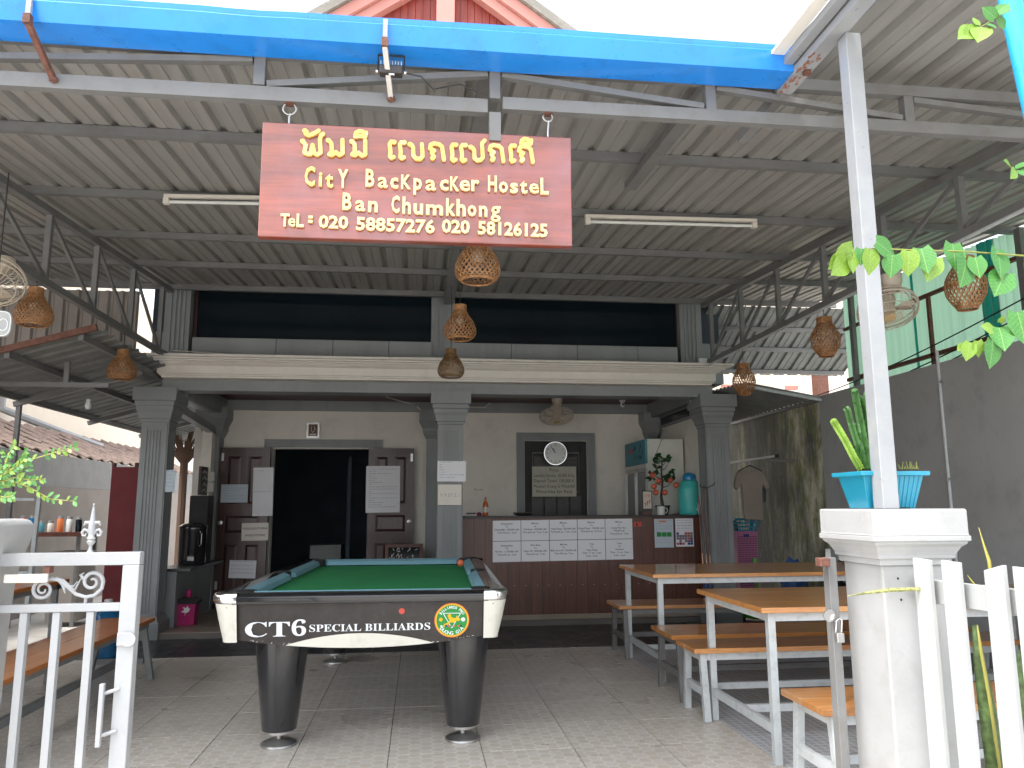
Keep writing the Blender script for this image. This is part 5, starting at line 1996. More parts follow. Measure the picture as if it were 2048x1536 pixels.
for i in range(3):
    patch(p1, 2.735 + i * .06, 2.79 + i * .06, .955, 1.005, 8.7925, green_p)
patch(p1, 2.76, 2.85, 1.12, 1.135, 8.7925, orange_p)
rs3 = random.Random(9)
for i in range(6):
    for j in range(5):
        patch(p2, 2.968 + i * .033, 2.998 + i * .033, .86 + j * .029, .886 + j * .029, 8.7925, rs3.choice([poster_photo, navy_p, purple_p, red_tag, paper, poster_photo]))
q = MB().box(2.465, 2.56, 8.79, 8.797, 1.07, 1.125).build('red_tag', red_tag)
tag(q, 'small red sticker on the counter right of the transport notices', 'sticker')
patch(q, 2.49, 2.51, 1.08, 1.11, 8.79, black_matt)

# clock
cc_ = P(1110, 907, y=10.33)
CL = thing('wall_clock', 'round white wall clock with a chrome rim above the price board', 'clock', cc_)
MB().lathe([(.165, 0), (.165, .03), (.158, .042), (.15, .042), (.146, .03)], cc_, 36, (0, -1, 0)).build('rim', chrome, CL, smooth=True)
MB().lathe([(.149, .0), (.149, .0355)], cc_, 36, (0, -1, 0)).build('dial', white_p, CL)
q = MB()
fc_ = cc_ + V((0, -.036, 0))
for h_ in range(1, 13):
    an = math.pi / 2 - h_ * math.pi / 6
    q.text(str(h_), fc_ + V((.118 * math.cos(an), 0, .118 * math.sin(an) - .013)), size=.036, lift=.001)
q.build('numerals', ink, CL)
for an_, L_, w_ in ((118, .075, .010), (143, .0, .007), (124, .11, .006)):
    if L_:
        an = math.radians(an_)
        MB().beam(fc_ + V((0, -.003, 0)), fc_ + V((L_ * math.cos(an), -.003, L_ * math.sin(an))), w_, .002, upv=(0, 1, 0)).build('hand', black_matt, CL)

# picture over the door
a_, b_ = P(614, 845, y=10.39), P(639, 877, y=10.39)
PC = thing('framed_picture', 'small framed brown and white picture above the open doorway', 'picture', ((a_ + b_) / 2))
MB().box(a_.x, b_.x, 10.37, 10.4, b_.z, a_.z).build('frame', dull_chrome, PC)
patch(PC, a_.x + .025, b_.x - .025, b_.z + .03, a_.z - .025, 10.3695, paint('sepia', (.13, .07, .04), .5, var=.5, scale=30), 'picture_print')
q = MB()
cx_, cz_ = (a_.x + b_.x) / 2, (a_.z + b_.z) / 2
q.tube([(cx_ - .02, 10.367, cz_ + .05), (cx_ - .025, 10.367, cz_), (cx_ + .0, 10.367, cz_ - .03)], .004, 5)
q.tube([(cx_ + .01, 10.367, cz_ + .05), (cx_ + .03, 10.367, cz_ + .02), (cx_ + .0, 10.367, cz_ - .03)], .004, 5)
q.box(cx_ - .04, cx_ + .04, 10.366, 10.369, cz_ - .065, cz_ - .045)
q.build('picture_figure', cream, PC)

# small glazed picture leaning by the right door leaf, behind the table
a_, b_ = P(770, 1088, y=9.9), P(846, 1122, y=9.9)
GP = thing('glazed_picture', 'landscape picture in a carved brown frame leaning by the right door leaf', 'picture', (a_.x, 9.9, .5))
q = MB()
x0, x1, z1, z0 = a_.x, b_.x, a_.z, b_.z - .05
q.box(x0, x1, 9.88, 9.92, z1 - .045, z1)
q.box(x0, x1, 9.88, 9.92, z0, z0 + .045)
q.box(x0, x0 + .045, 9.88, 9.92, z0 + .045, z1 - .045)
q.box(x1 - .045, x1, 9.88, 9.92, z0 + .045, z1 - .045)
q.build('frame', counter_wood, GP, bevel=.004)
MB().box(x0 + .04, x1 - .04, 9.90, 9.91, z0 + .04, z1 - .04).build('glass', glass_m, GP)
q = MB()
for i in range(26):
    xx_, zz_ = random.uniform(x0 + .08, x1 - .1), random.uniform(z0 + .05, z1 - .06)
    q.beam((xx_, 9.897, zz_), (xx_ + random.uniform(-.04, .04), 9.897, zz_ + random.uniform(.0, .05)), .006, .002, upv=(0, 1, 0))
q.build('picture_print', cream, GP)
st_ = MB().box(x0 + .05, x1 - .05, 9.86, 10.0, .06, z0 - .001).build('low_stand', door_wood)
tag(st_, 'low dark wooden stand under the glazed picture', 'stand')

# ================================================================ THINGS ON THE COUNTER
FZ = thing('drinks_fridge', 'tall white display fridge with glass doors behind the counter right end', 'fridge', (3.05, 9.8, .06))
fx0, fx1, fy0, fy1 = 2.78, 3.27, 9.30, 10.25
MB().box(fx0 + .03, fx1, fy0, fy1, .08, 2.135).build('cabinet', fridge_white, FZ, bevel=.012)
MB().box(fx0, fx0 + .029, fy0 + .005, fy1 - .005, .10, .20).build('kick_panel', fridge_white, FZ)
hdz = MB().box(fx0, fx0 + .029, fy0 + .005, fy1 - .005, 1.83, 2.13).build('header_panel', teal_p, FZ)
MB().box(fx0, fx0 + .029, fy0 + .005, fy1 - .005, 1.775, 1.826).build('header_trim', fridge_white, FZ)
q = MB()
rsf = random.Random(4)
for i in range(12):
    y_ = fy0 + .08 + rsf.random() * .45
    z_ = 1.86 + rsf.random() * .18
    q.cur = 0
    q.add([(fx0 - .001, y_, z_), (fx0 - .001, y_ + .05, z_ + .02), (fx0 - .001, y_ + .02, z_ + .08)], [(0, 1, 2)])
q.build('header_print', navy_p, hdz)
q = MB()
q.beam((fx0 - .001, fy1 - .12, 2.0), (fx0 - .001, fy1 - .38, 2.03), .001, .03)
q.beam((fx0 - .001, fy1 - .38, 2.0), (fx0 - .001, fy1 - .42, 2.07), .001, .02)
q.build('header_lettering', red_tag, hdz)
q = MB()
for i in range(4):
    y_ = fy0 + .12 + i * .1
    q.add([(fx0 - .0015, y_, 1.9), (fx0 - .0015, y_ + .05, 1.9), (fx0 - .0015, y_ + .03, 1.98)], [(0, 1, 2)])
q.build('header_pattern', green_p, hdz)
for y0_, y1_ in ((fy0 + .01, fy0 + .46), (fy0 + .48, fy1 - .01)):
    dr = MB()
    dr.box(fx0, fx0 + .029, y0_, y0_ + .035, .21, 1.77)
    dr.box(fx0, fx0 + .029, y1_ - .035, y1_, .21, 1.77)
    dr.box(fx0, fx0 + .029, y0_ + .035, y1_ - .035, 1.73, 1.77)
    dr.box(fx0, fx0 + .029, y0_ + .035, y1_ - .035, .21, .25)
    d_ = dr.build('glass_door', dull_chrome, FZ)
    MB().box(fx0 + .012, fx0 + .02, y0_ + .036, y1_ - .036, .251, 1.729).build('glass', fridge_glass, d_)
    MB().box(fx0 - .03, fx0 - .001, y1_ - .06, y1_ - .04, .7, 1.68).build('handle', white_p, d_, bevel=.003)
MB().tube([(3.0, 9.295, 2.13), (2.96, 9.293, 2.04), (2.9, 9.293, 1.92)], .003, 5).build('power_cord', cable_m, FZ)

jx = P(1380, 1000, y=9.0).x
JG = thing('water_jug', 'turquoise plastic water jug with a blue lid and white tap on the counter', 'jug', (jx, 9.0, 1.20))
MB().lathe([(.13, 1.202), (.135, 1.21), (.137, 1.25), (.137, 1.5), (.125, 1.57), (.09, 1.605), (.07, 1.61)], (jx, 9, 0), 28).build('jug_body', jug_m, JG, smooth=True)
MB().lathe([(.125, 1.215), (.13, 1.225), (.13, 1.305), (.128, 1.308)], (jx, 9, 0), 28).build('water_inside', water_m, JG, smooth=True)
MB().lathe([(.075, 1.611), (.078, 1.64), (.07, 1.67), (.05, 1.69), (.02, 1.70), (.001, 1.70)], (jx, 9, 0), 24).build('lid', plastic_lid, JG, smooth=True)
tp = MB().box(jx + .02, jx + .05, 8.80, 8.86, 1.25, 1.275).build('tap', white_p, JG, bevel=.004)
MB().box(jx + .022, jx + .048, 8.80, 8.825, 1.275, 1.33).build('tap_lever', white_p, tp, bevel=.003)
MB().box(jx + .026, jx + .044, 8.802, 8.822, 1.215, 1.249).build('tap_spout', white_p, tp)

tx = P(1325, 1000, y=9.0).x
TP = thing('fruit_plant', 'small artificial peach tree with orange-pink fruit in a black pot on the counter', 'plant', (tx, 9.0, 1.20))
MB().lathe([(.06, 1.201), (.085, 1.30), (.09, 1.30), (.09, 1.312), (.07, 1.312)], (tx, 9, 0), 16).build('pot', black_matt, TP, smooth=True)
tr_ = MB()
tr_.tube([(tx, 9, 1.30), (tx - .015, 9, 1.42), (tx + .005, 9, 1.55), (tx, 9, 1.72), (tx + .02, 9, 1.88)], [.022, .017, .012, .008, .004], 8)
rp = random.Random(12)
tips = []
for i in range(13):
    z0_ = 1.52 + i * .026
    an = i * 2.4
    L_ = .14 - .004 * i
    p1_ = V((tx + math.cos(an) * L_, 9 + math.sin(an) * L_ * .7, z0_ + .06 + rp.random() * .05))
    tr_.tube([(tx, 9, z0_), (tx + math.cos(an) * L_ * .5, 9 + math.sin(an) * L_ * .4, z0_ + .02), p1_], [.006, .004, .002], 5)
    tips.append(p1_)
tr_.build('trunk', paint('bark', (.05, .04, .035), .8), TP, smooth=True)


def leaf_mesh(L_, W_, fold=.12, droop=.12, heart=False):
    """a leaf of several facets with a mid fold"""
    n_ = 7
    vs, fs = [], []
    for i in range(n_ + 1):
        t = i / n_
        if heart:
            w = W_ * (math.sin(math.pi * min(1, t * .92 + .14)) ** .75) * (1 - .25 * t) if t < .93 else W_ * .10
            if i == 0:
                w = W_ * .55
            if i == n_:
                w = .0006
            off = -.10 * L_ if i == 0 else 0
        else:
            w = W_ * math.sin(math.pi * (t * .96 + .02)) + .0004
            off = 0
        y_ = L_ * t
        z_ = -droop * L_ * t * t
        vs += [(-w, y_ + off, z_ + fold * w + .004 * math.sin(i * 2.1)), (-w * .5, y_ + off * .3, z_ + fold * w * .4), (0, y_, z_), (w * .5, y_ + off * .3, z_ + fold * w * .4), (w, y_ + off, z_ + fold * w + .004 * math.cos(i * 1.7))]
    for i in range(n_):
        for j in range(4):
            k = i * 5 + j
            fs.append((k, k + 1, k + 6, k + 5))
    return vs, fs


def put_leaf(name, parent, src, loc, direc, normal, sc, mat=None):
    """orient a shared leaf: +Y along direc, +Z along normal"""
    d_ = V(direc).normalized()
    n_ = V(normal)
    n_ = (n_ - d_ * n_.dot(d_)).normalized()
    x_ = d_.cross(n_)
    M = Matrix((x_, d_, n_)).transposed().to_4x4()
    o = bpy.data.objects.new(name, src)
    C.objects.link(o)
    o.parent = parent
    o.matrix_local = Matrix.Translation(V(loc) - WORLD[parent.name]) @ M @ Matrix.Diagonal((sc, sc, sc, 1))
    return o


def leaf_data(name, mat, *a_, **k_):
    vs, fs = leaf_mesh(*a_, **k_)
    me = bpy.data.meshes.new(name)
    me.from_pydata(vs, [], fs)
    me.materials.append(mat)
    me.polygons.foreach_set('use_smooth', [True] * len(me.polygons))
    return me


LD_dark = leaf_data('leaf_dark', leaf_d, 1, .27)
for p_ in tips:
    for k in range(3):
        d_ = V((rp.uniform(-1, 1), rp.uniform(-.8, .3), rp.uniform(-.5, .8)))
        put_leaf('leaf', TP, LD_dark, p_, d_, (rp.uniform(-.4, .4), -1, .7), rp.uniform(.06, .10))
for (a_, b_) in ((1308, 973), (1318, 962), (1340, 960), (1330, 985), (1305, 950), (1352, 970), (1312, 985)):
    p_ = P(a_, b_, y=8.93)
    MB().lathe([(.0005, -.034)] + [(.036 * math.cos(t * math.pi / 12), .034 * math.sin(t * math.pi / 12)) for t in range(-5, 6)] + [(.0005, .034)], p_, 12).build('peach', fruit_m, TP, smooth=True)

cx_ = P(1322, 1020, y=8.92).x
MG = thing('mug', 'white mug on the counter in front of the black plant pot', 'mug', (cx_, 8.92, 1.2))
MB().lathe([(.042, 1.201), (.046, 1.21), (.048, 1.30), (.046, 1.302), (.043, 1.296), (.042, 1.22), (.001, 1.215)], (cx_, 8.92, 0), 20, caps=False).build('cup', white_p, MG, smooth=True)
MB().tube([(cx_ + .045, 8.92, 1.28), (cx_ + .072, 8.92, 1.28), (cx_ + .078, 8.92, 1.25), (cx_ + .068, 8.92, 1.225), (cx_ + .045, 8.92, 1.225)], .006, 8).build('handle', white_p, MG, smooth=True)
cx_ = P(1294, 1000, y=8.95).x
FP = thing('chilli_picture', 'upright narrow picture of red chillies in a black frame on the counter', 'picture', (cx_, 8.95, 1.2))
MB().box(cx_ - .062, cx_ + .062, 8.94, 8.96, 1.24, 1.485).build('frame', black_vinyl, FP, bevel=.003)
MB().box(cx_ - .05, cx_ + .05, 8.936, 8.9395, 1.275, 1.473).build('picture_print', paint('ivory', (.6, .56, .48), .6), FP)
MB().box(cx_ - .052, cx_ + .052, 8.93, 8.99, 1.201, 1.24).build('base', counter_wood, FP)
q = MB()
for i in range(3):
    q.tube([(cx_ - .03 + i * .028, 8.934, 1.30 + i * .016), (cx_ - .026 + i * .028, 8.934, 1.345 + i * .016)], [.003, .008], 6)
q.build('chilli', red_tag, FP)
q = MB()
for i in range(8):
    q.tube([(cx_ - .035 + .07 * rp.random(), 8.934, 1.39 + .06 * rp.random()), (cx_ - .035 + .07 * rp.random(), 8.934, 1.40 + .06 * rp.random())], .0022, 5)
q.build('twig', orange_p, FP)
# bottle, books, cup, tray
cx_ = P(971, 1015, y=9.0).x
BT = thing('sauce_bottle', 'orange-red plastic bottle at the left end of the counter', 'bottle', (cx_, 9, 1.2))
MB().lathe([(.03, 1.201), (.032, 1.21), (.032, 1.32), (.026, 1.35), (.012, 1.37), (.012, 1.385)], (cx_, 9, 0), 16).build('bottle_body', orange_liq, BT, smooth=True)
MB().lathe([(.013, 1.386), (.012, 1.40), (.005, 1.42)], (cx_, 9, 0), 12).build('cap', orange_p, BT, smooth=True)
MB().lathe([(.0325, 1.24), (.0325, 1.30)], (cx_, 9, 0), 16, caps=False).build('bottle_label', cream, BT)
bx_ = P(942, 1028, y=8.95).x
for k_, (m_, lab) in enumerate(((cream, 'pale book at the bottom of the stack on the counter left end'), (black_vinyl, 'dark booklet on top of the pale book on the counter left end'))):
    b1 = MB().box(bx_ - .07 + .02 * k_, bx_ + .07 - .02 * k_, 8.88, 9.06, 1.201 + k_ * .021, 1.22 + k_ * .018).build('book', m_, bevel=.002)
    tag(b1, lab, 'book')
rdx = P(958, 1030, y=8.9).x
o = MB().lathe([(.001, 1.201), (.035, 1.205), (.032, 1.225), (.02, 1.24), (.001, 1.245)], (rdx, 8.9, 0), 12).build('red_case', flat('maroon', (.18, .02, .04)), smooth=True)
tag(o, 'small rounded maroon case beside the books on the counter', 'case')
tyx = P(1045, 1030, y=9.0).x
o = MB().rstack(tyx - .08, tyx + .08, 8.9, 9.1, [(-.02, 1.201), (0, 1.21), (.02, 1.235), (.02, 1.238)]).build('black_tray', black_vinyl)
tag(o, 'shallow black tray on the counter below the window', 'tray')
dx_ = P(1352, 1026, y=8.9).x
o = MB().lathe([(.05, 1.201), (.06, 1.206), (.03, 1.212), (.001, 1.214)], (dx_, 8.9, 0), 12).build('snack_dish', counter_wood, smooth=True)
tag(o, 'flat brown dish between the mug and the water jug', 'dish')

# pool cues leaning on the right column
for i, (px_, lean, lab) in enumerate(((1412, .015, 'leftmost pool cue of those leaning against the right column'), (1420, .0, 'middle pool cue leaning against the right column'), (1428, -.02, 'rightmost pool cue leaning against the right column'))):
    bp = P(px_, 1240, y=8.26 + .03 * i)
    tpz = 1.58 - .03 * i
    t = thing('pool_cue', lab, 'cue', (bp.x, bp.y, 0), 'pool cues')
    A_, B_ = V((bp.x, 8.22 + .03 * i, .003)), V((bp.x + lean, 8.395, tpz))
    q = MB().tube([A_, A_.lerp(B_, .3)], [.015, .0125], 8).build('cue_butt', navy_p, t, smooth=True)
    MB().tube([A_.lerp(B_, .301), A_.lerp(B_, .5)], [.0125, .0105], 8).build('cue_forearm', cue_wood, t, smooth=True)
    MB().tube([A_.lerp(B_, .501), A_.lerp(B_, .985)], [.0105, .006], 8).build('cue_shaft', counter_wood, t, smooth=True)
    MB().tube([A_.lerp(B_, .986), B_], [.006, .0055], 8).build('cue_tip', black_matt, t)
o = MB().tube([(3.12, 8.395, 1.52), (3.2, 8.385, 1.50), (3.27, 8.385, 1.53), (3.30, 8.38, 1.56)], .005, 6).build('cue_hook', black_matt, smooth=True)
tag(o, 'black wire hook holding the cues at the right column', 'hook')

# ================================================================ FANS AND LAMPS
def cage_fan(loc, axis, R, label, parentless=True, base_top=None, mount=None):
    t = thing('ceiling_fan', label, 'fan', loc, 'caged orbit fans')
    L = V(loc)
    ax_ = V(axis).normalized()
    a0 = ax_.cross(V((0, 1, 0))).normalized()
    b0 = ax_.cross(a0)
    cg = MB()

    def pt(r_, h_, an):
        return L + ax_ * h_ + (a0 * math.cos(an) + b0 * math.sin(an)) * r_
    for r_, h_ in ((R, 0), (R * .97, .03), (R * .75, .065), (R * .4, .08), (R * .97, -.03), (R * .75, -.05)):
        cg.tube([pt(r_, h_, k * math.pi / 18) for k in range(36)], (.0036 if r_ < R else .0065), 5, closed=True)
    for k in range(36):
        an = k * math.pi / 18
        cg.tube([pt(R * .2, .083, an), pt(R * .6, .074, an + .08), pt(R * .9, .045, an + .12), pt(R, 0, an + .13), pt(R * .9, -.042, an + .13), pt(R * .5, -.055, an + .1)], .0019, 4)
    cg.build('wire_cage', fan_m, t, smooth=True)
    for k in range(3):
        an = k * 2 * math.pi / 3 + .6
        q = MB()
        vs, fs = [], []
        for i in range(7):
            tt = i / 6
            r_ = R * (.15 + .72 * tt)
            w_ = .25 + .22 * math.sin(math.pi * (.15 + tt * .75))
            for s_ in (-1, 0, 1):
                vs.append(pt(r_, .012 * s_, an + s_ * w_))
        for i in range(6):
            for j in range(2):
                fs.append((i * 3 + j, i * 3 + j + 1, i * 3 + j + 4, i * 3 + j + 3))
        q.add(vs, fs)
        o = q.build('fan_blade', fan_m, t, smooth=True)
        o.modifiers.new('s', 'SOLIDIFY').thickness = .004
    MB().lathe([(.001, .09), (R * .19, .088), (R * .2, .075), (R * .2, .06)], L, 20, ax_).build('cage_badge', paint('fan_badge', (.5, .38, .2), .4), t, smooth=True)
    MB().lathe([(.045, .05), (.05, .03), (.05, -.02), (.04, -.03)], L, 16, ax_).build('hub', fan_m, t, smooth=True)
    MB().lathe([(.05, -.032), (.065, -.06), (.065, -.13), (.04, -.16)], L, 16, ax_).build('motor', fan_m, t, smooth=True)
    m0 = L - ax_ * .12
    if mount is not None:
        M_ = V(mount)
        MB().lathe([(.072, 0), (.07, -.05), (.05, -.12), (.045, -.125)], M_, 16).build('mount_cup', fan_m, t, smooth=True)
        MB().tube([M_ + V((0, 0, -.11)), (M_ + V((0, 0, -.11))).lerp(m0, .6) + V((.02, 0, 0)), m0], .018, 8).build('mount_arm', fan_m, t, smooth=True)
    return t


cage_fan(P(1775, 618, x=3.19), (-.15, -.45, -.85), .195, 'large caged orbit fan hanging between the white post and the vine-covered lantern', mount=(3.19, 4.75, 2.86))
cage_fan(P(-22, 560, x=-2.62), (.2, -.5, -.8), .195, 'caged orbit fan cut off by the left edge of the picture', mount=(-2.62, 5.0, 2.86))
cage_fan(P(1113, 832, y=9.6), (-.0, -.30, -.95), .215, 'small caged orbit fan on the porch ceiling over the counter window', mount=(P(1113, 800, y=9.7).x, 9.66, 2.699))


def tube_lamp(p0, p1, label, n=1, cas=None):
    p0, p1 = V(p0), V(p1)
    t = thing('fluorescent_lamp', label, 'lamp', (p0 + p1) / 2, 'fluorescent tube lamps')
    MB().beam(p0 + V((0, 0, .028)), p1 + V((0, 0, .028)), .035, .022).build('lamp_casing', lamp_white, t, bevel=.002)
    for i in range(n):
        off = V((0, -.0 - .045 * i, -.012))
        MB().tube([p0.lerp(p1, .03) + off, p0.lerp(p1, .97) + off], .012, 10).build('glass_tube', tube_m, t, smooth=True)
        for tt in (.015, .985):
            c_ = p0.lerp(p1, tt) + off
            MB().box(c_.x - .018, c_.x + .018, c_.y - .018, c_.y + .018, c_.z - .018, c_.z + .026).build('end_cap', lamp_white, t, bevel=.002)
    return t


la, lb = P(1170, 440, y=5.17), P(1513, 449, y=5.17)
tube_lamp(la, lb, 'fluorescent tube lamp on the purlin right of the red sign')
la, lb = P(328, 400, y=5.17), P(640, 406, y=5.17)
tube_lamp(la, lb, 'fluorescent tube lamp running behind the left edge of the red sign')
la, lb = P(565, 797, y=9.35), P(765, 801, y=9.35)
tube_lamp((la.x, 9.35, 2.665), (lb.x, 9.35, 2.665), 'twin fluorescent lamp on the porch ceiling above the doorway', 2)
q = MB()
q.tube([(lb.x + .02, 9.35, 2.66), (lb.x + .05, 9.5, 2.64), (-.05, 10.27, 2.64), (.02, 10.27, 2.56), (.25, 10.27, 2.56)], .009, 6)
o = q.build('cable_duct', lamp_white)
tag(o, 'thin pale cable duct from the twin lamp to the middle column', 'duct')
q = MB()
q.tube([(.52, 10.2, 2.62), (.86, 10.2, 2.62), (.93, 10.2, 2.68)], .009, 6)
o = q.build('cable_duct', lamp_white)
tag(o, 'short pale cable duct right of the middle column under the ceiling', 'duct')
# conduit and long light strip under the right truss
q = MB().tube([(3.17, 8.15, 2.845), (3.17, 2.6, 2.85)], .012, 8)
o = q.build('conduit', lt_steel, smooth=True)
tag(o, 'long pale conduit under the right roof truss', 'conduit')
o = MB().tube([(3.13, 8.2, 2.875), (2.0, 8.15, 2.885), (.9, 8.16, 2.872), (.3, 8.15, 2.89), (-.8, 8.15, 2.875), (-2.0, 8.16, 2.885), (-2.55, 8.2, 2.92)], .006, 6).build('cornice_cable', lamp_white, smooth=True)
tag(o, 'thin pale cable lying along the top of the cream cornice', 'cable')
o = MB().box(3.08, 3.17, 8.12, 8.18, 2.865, 2.93).build('junction_box', white_p, bevel=.004)
tag(o, 'white junction box at the right end of the cornice', 'box')

sc0 = P(1245, 815, y=9.9)
CM = thing('security_camera', 'small white dome camera under the porch ceiling above the fridge', 'camera', sc0)
MB().lathe([(.04, 0), (.04, -.02), (.03, -.03)], (sc0.x, 9.9, 2.699), 14).build('camera_base', white_p, CM, smooth=True)
MB().lathe([(.001, -.04), (.022, -.03), (.028, 0), (.02, .02), (.01, .03)], (sc0.x, 9.9, 2.64), 14).build('camera_head', white_p, CM, smooth=True)
MB().lathe([(.012, 0), (.012, .008)], (sc0.x, 9.872, 2.635), 10, (0, -1, 0)).build('lens', black_matt, CM)

# ================================================================ LEFT SIDE THINGS
ux = -2.56
uy = 9.35
UR = thing('tea_urn', 'black electric urn with a steel handle on the half wall at the left', 'urn', (ux, uy, .67))
MB().lathe([(.14, .672), (.15, .70), (.15, 1.06), (.155, 1.075), (.15, 1.09)], (ux, uy, 0), 24).build('urn_body', black_gloss, UR, smooth=True)
MB().lathe([(.158, 1.091), (.16, 1.10), (.12, 1.125), (.03, 1.14), (.001, 1.142)], (ux, uy, 0), 24).build('urn_lid', black_gloss, UR, smooth=True)
MB().tube([(ux + .11, uy - .12, .88), (ux + .13, uy - .14, .90), (ux + .13, uy - .14, 1.02), (ux + .11, uy - .12, 1.04)], .008, 8).build('urn_handle', chrome, UR, smooth=True)
MB().box(ux - .0, ux + .07, uy - .19, uy - .145, .72, .77).build('urn_tap', dull_chrome, UR, bevel=.004)
o = MB().box(ux - .13, ux + .08, uy + .25, uy + .5, .672, 1.45).build('black_cabinet', black_matt, bevel=.006)
tag(o, 'narrow black cabinet standing on the half wall behind the urn', 'cabinet')
bd = thing('carved_board', 'dark board with pale painted marks behind the left column', 'board', (-2.6, 9.8, 1.6))
MB().box(-2.62, -2.59, 9.65, 9.95, 1.46, 1.80).build('board', black_vinyl, bd)
q = MB()
for i in range(4):
    z_ = 1.50 + i * .075
    q.tube([(-2.585, 9.70, z_), (-2.585, 9.78, z_ + .03), (-2.585, 9.86, z_ - .005)], .006, 6)
q.build('painted_mark', cream, bd)
ag = thing('spiky_palm', 'spiky brown dried palm behind the left column', 'plant', (-3.6, 12.5, 0))
q = MB()
for i in range(26):
    an = math.radians(50 + i * 3.2)
    L_ = .45 + .2 * math.sin(i * .8) + .15 * (i % 2)
    q.tube([(-3.62, 12.5, 1.95), (-3.62 + math.cos(an) * L_ * .6, 12.5, 1.95 + math.sin(an) * L_ * .6), (-3.62 + math.cos(an) * L_, 12.5 + .03 * (i % 3), 1.95 + math.sin(an) * L_)], [.025, .018, .003], 5)
q.tube([(-3.62, 12.5, -.06), (-3.62, 12.5, 2.0)], .06, 8)
q.build('palm_leaves', paint('dried_palm', (.16, .10, .07), .8), ag)

# meter boxes on the rear left post
MBX = thing('meter_box', 'pair of small grey electric boxes on the rear left post', 'box', (-2.55, 9.98, 1.8))
for z_ in (1.50, 1.63):
    MB().box(-2.64, -2.52, 9.94, 9.998, z_, z_ + .115).build('box_cover', plaster, MBX, bevel=.004)

bx_ = P(376, 1247, z=.065)
BN = thing('pink_bin', 'bright pink plastic bin lined with a black bag on the tan floor', 'bin', (bx_.x, 8.95, .065))
bxx = P(376, 1220, y=8.95).x
MB().rstack(bxx - .10, bxx + .10, 8.86, 9.04, [(-.015, .066), (0, .30), (.008, .302), (.008, .318)]).build('bin_body', hot_pink, BN, bevel=.008)
q = MB()
q.rstack(bxx - .10, bxx + .10, 8.86, 9.04, [(.012, .29), (.016, .32), (.0, .345), (-.03, .34), (-.05, .355), (-.09, .35)])
q.build('bin_bag', black_vinyl, BN)
q = MB()
c0 = V((bxx, 8.853, .22))
q.prism([(-.045, -.01), (-.01, .01), (-.03, .04), (.01, .03), (.02, .055), (.035, .02), (.05, .03), (.035, -.01), (.01, -.02), (-.01, -.055), (.0, -.02)], c0, X_, Z_, .002)
q.build('bird_print', white_p, BN)
MB().lathe([(.001, .44), (.03, .42), (.035, .37), (.02, .345)], (bxx + .0, 8.95, 0), 10).build('lid_handle', hot_pink, BN, smooth=True)

rp_ = thing('red_curtain_panel', 'tall dark red panel standing left of the left fluted column', 'panel', (-3.2, 9, 0))
MB().box(-3.36, -3.04, 8.98, 9.02, -.0, 1.755).build('panel_face', red_panel, rp_)
MB().box(-3.36, -3.33, 8.97, 9.03, 1.756, 1.80).build('panel_post', rust, rp_)
MB().box(-3.12, -3.09, 8.97, 9.03, 1.756, 1.80).build('panel_post', rust, rp_)

bw_ = P(216, 1215, y=7.5)
WB = thing('water_bottle', 'large blue water dispenser bottle on the floor behind the gate stile', 'bottle', (bw_.x, 7.5, 0))
MB().lathe([(.12, .002), (.135, .02), (.135, .12), (.13, .14), (.135, .16), (.135, .32), (.11, .38), (.04, .42), (.03, .43)], (bw_.x, 7.5, 0), 24).build('bottle_body', bottle_m, WB, smooth=True)
MB().lathe([(.034, .431), (.034, .49), (.03, .50)], (bw_.x, 7.5, 0), 14).build('bottle_cap', white_p, WB, smooth=True)
MB().box(bw_.x - .15, bw_.x + .15, 7.36, 7.64, -.001, .001)

# shelf with jars against the left wall
SH = thing('kitchen_shelf', 'low dark kitchen shelf against the left boundary wall carrying jars', 'shelf', (-4.3, 10, 0))
MB().box(-4.75, -3.95, 9.8, 10.4, .98, 1.03).build('shelf_top', counter_wood, SH)
for x_ in (-4.7, -4.0):
    MB().box(x_ - .02, x_ + .02, 9.84, 9.88, -.06, .979).build('leg', grey_steel, SH)
    MB().box(x_ - .02, x_ + .02, 10.32, 10.36, -.06, .979).build('leg', grey_steel, SH)
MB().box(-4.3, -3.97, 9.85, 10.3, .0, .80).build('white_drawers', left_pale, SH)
jar_col = [red_tag, bottle_m, teal_p, cream, orange_p, white_p, glass_m]
jr = random.Random(2)
for i in range(7):
    jx_ = -4.68 + i * .105
    t = thing('glass_jar', ['jar with a red filling, first from the left on the kitchen shelf', 'blue jar, second from the left on the kitchen shelf', 'teal jar, third from the left on the kitchen shelf', 'cream jar, fourth from the left on the kitchen shelf', 'orange jar, fifth from the left on the kitchen shelf', 'white jar, sixth from the left on the kitchen shelf', 'dark jar at the right end of the kitchen shelf'][i], 'jar', (jx_, 9.95, 1.03), 'jars on the kitchen shelf')
    h_ = jr.uniform(.09, .16)
    MB().lathe([(.035, 1.031), (.036, 1.04), (.036, 1.03 + h_), (.028, 1.04 + h_)], (jx_, 9.95, 0), 12).build('jar_body', jar_col[i], t, smooth=True)
    MB().lathe([(.03, 1.041 + h_), (.03, 1.07 + h_)], (jx_, 9.95, 0), 12).build('jar_lid', dk_grey, t)
# metal rack left
RK = thing('metal_rack', 'tall pale metal rack behind the blue pot plant at the far left', 'rack', (-3.9, 7.9, 0))
for x_ in (-4.35, -3.62):
    MB().beam((x_, 7.9, 0), (x_ + (.03 if x_ > -4 else 0), 7.9, 1.42), .035, .035).build('rack_post', lt_steel, RK)
for z_ in (.35, .7, 1.05, 1.38):
    MB().box(-4.33, -3.63, 7.885, 7.915, z_, z_ + .025).build('rack_bar', lt_steel, RK)

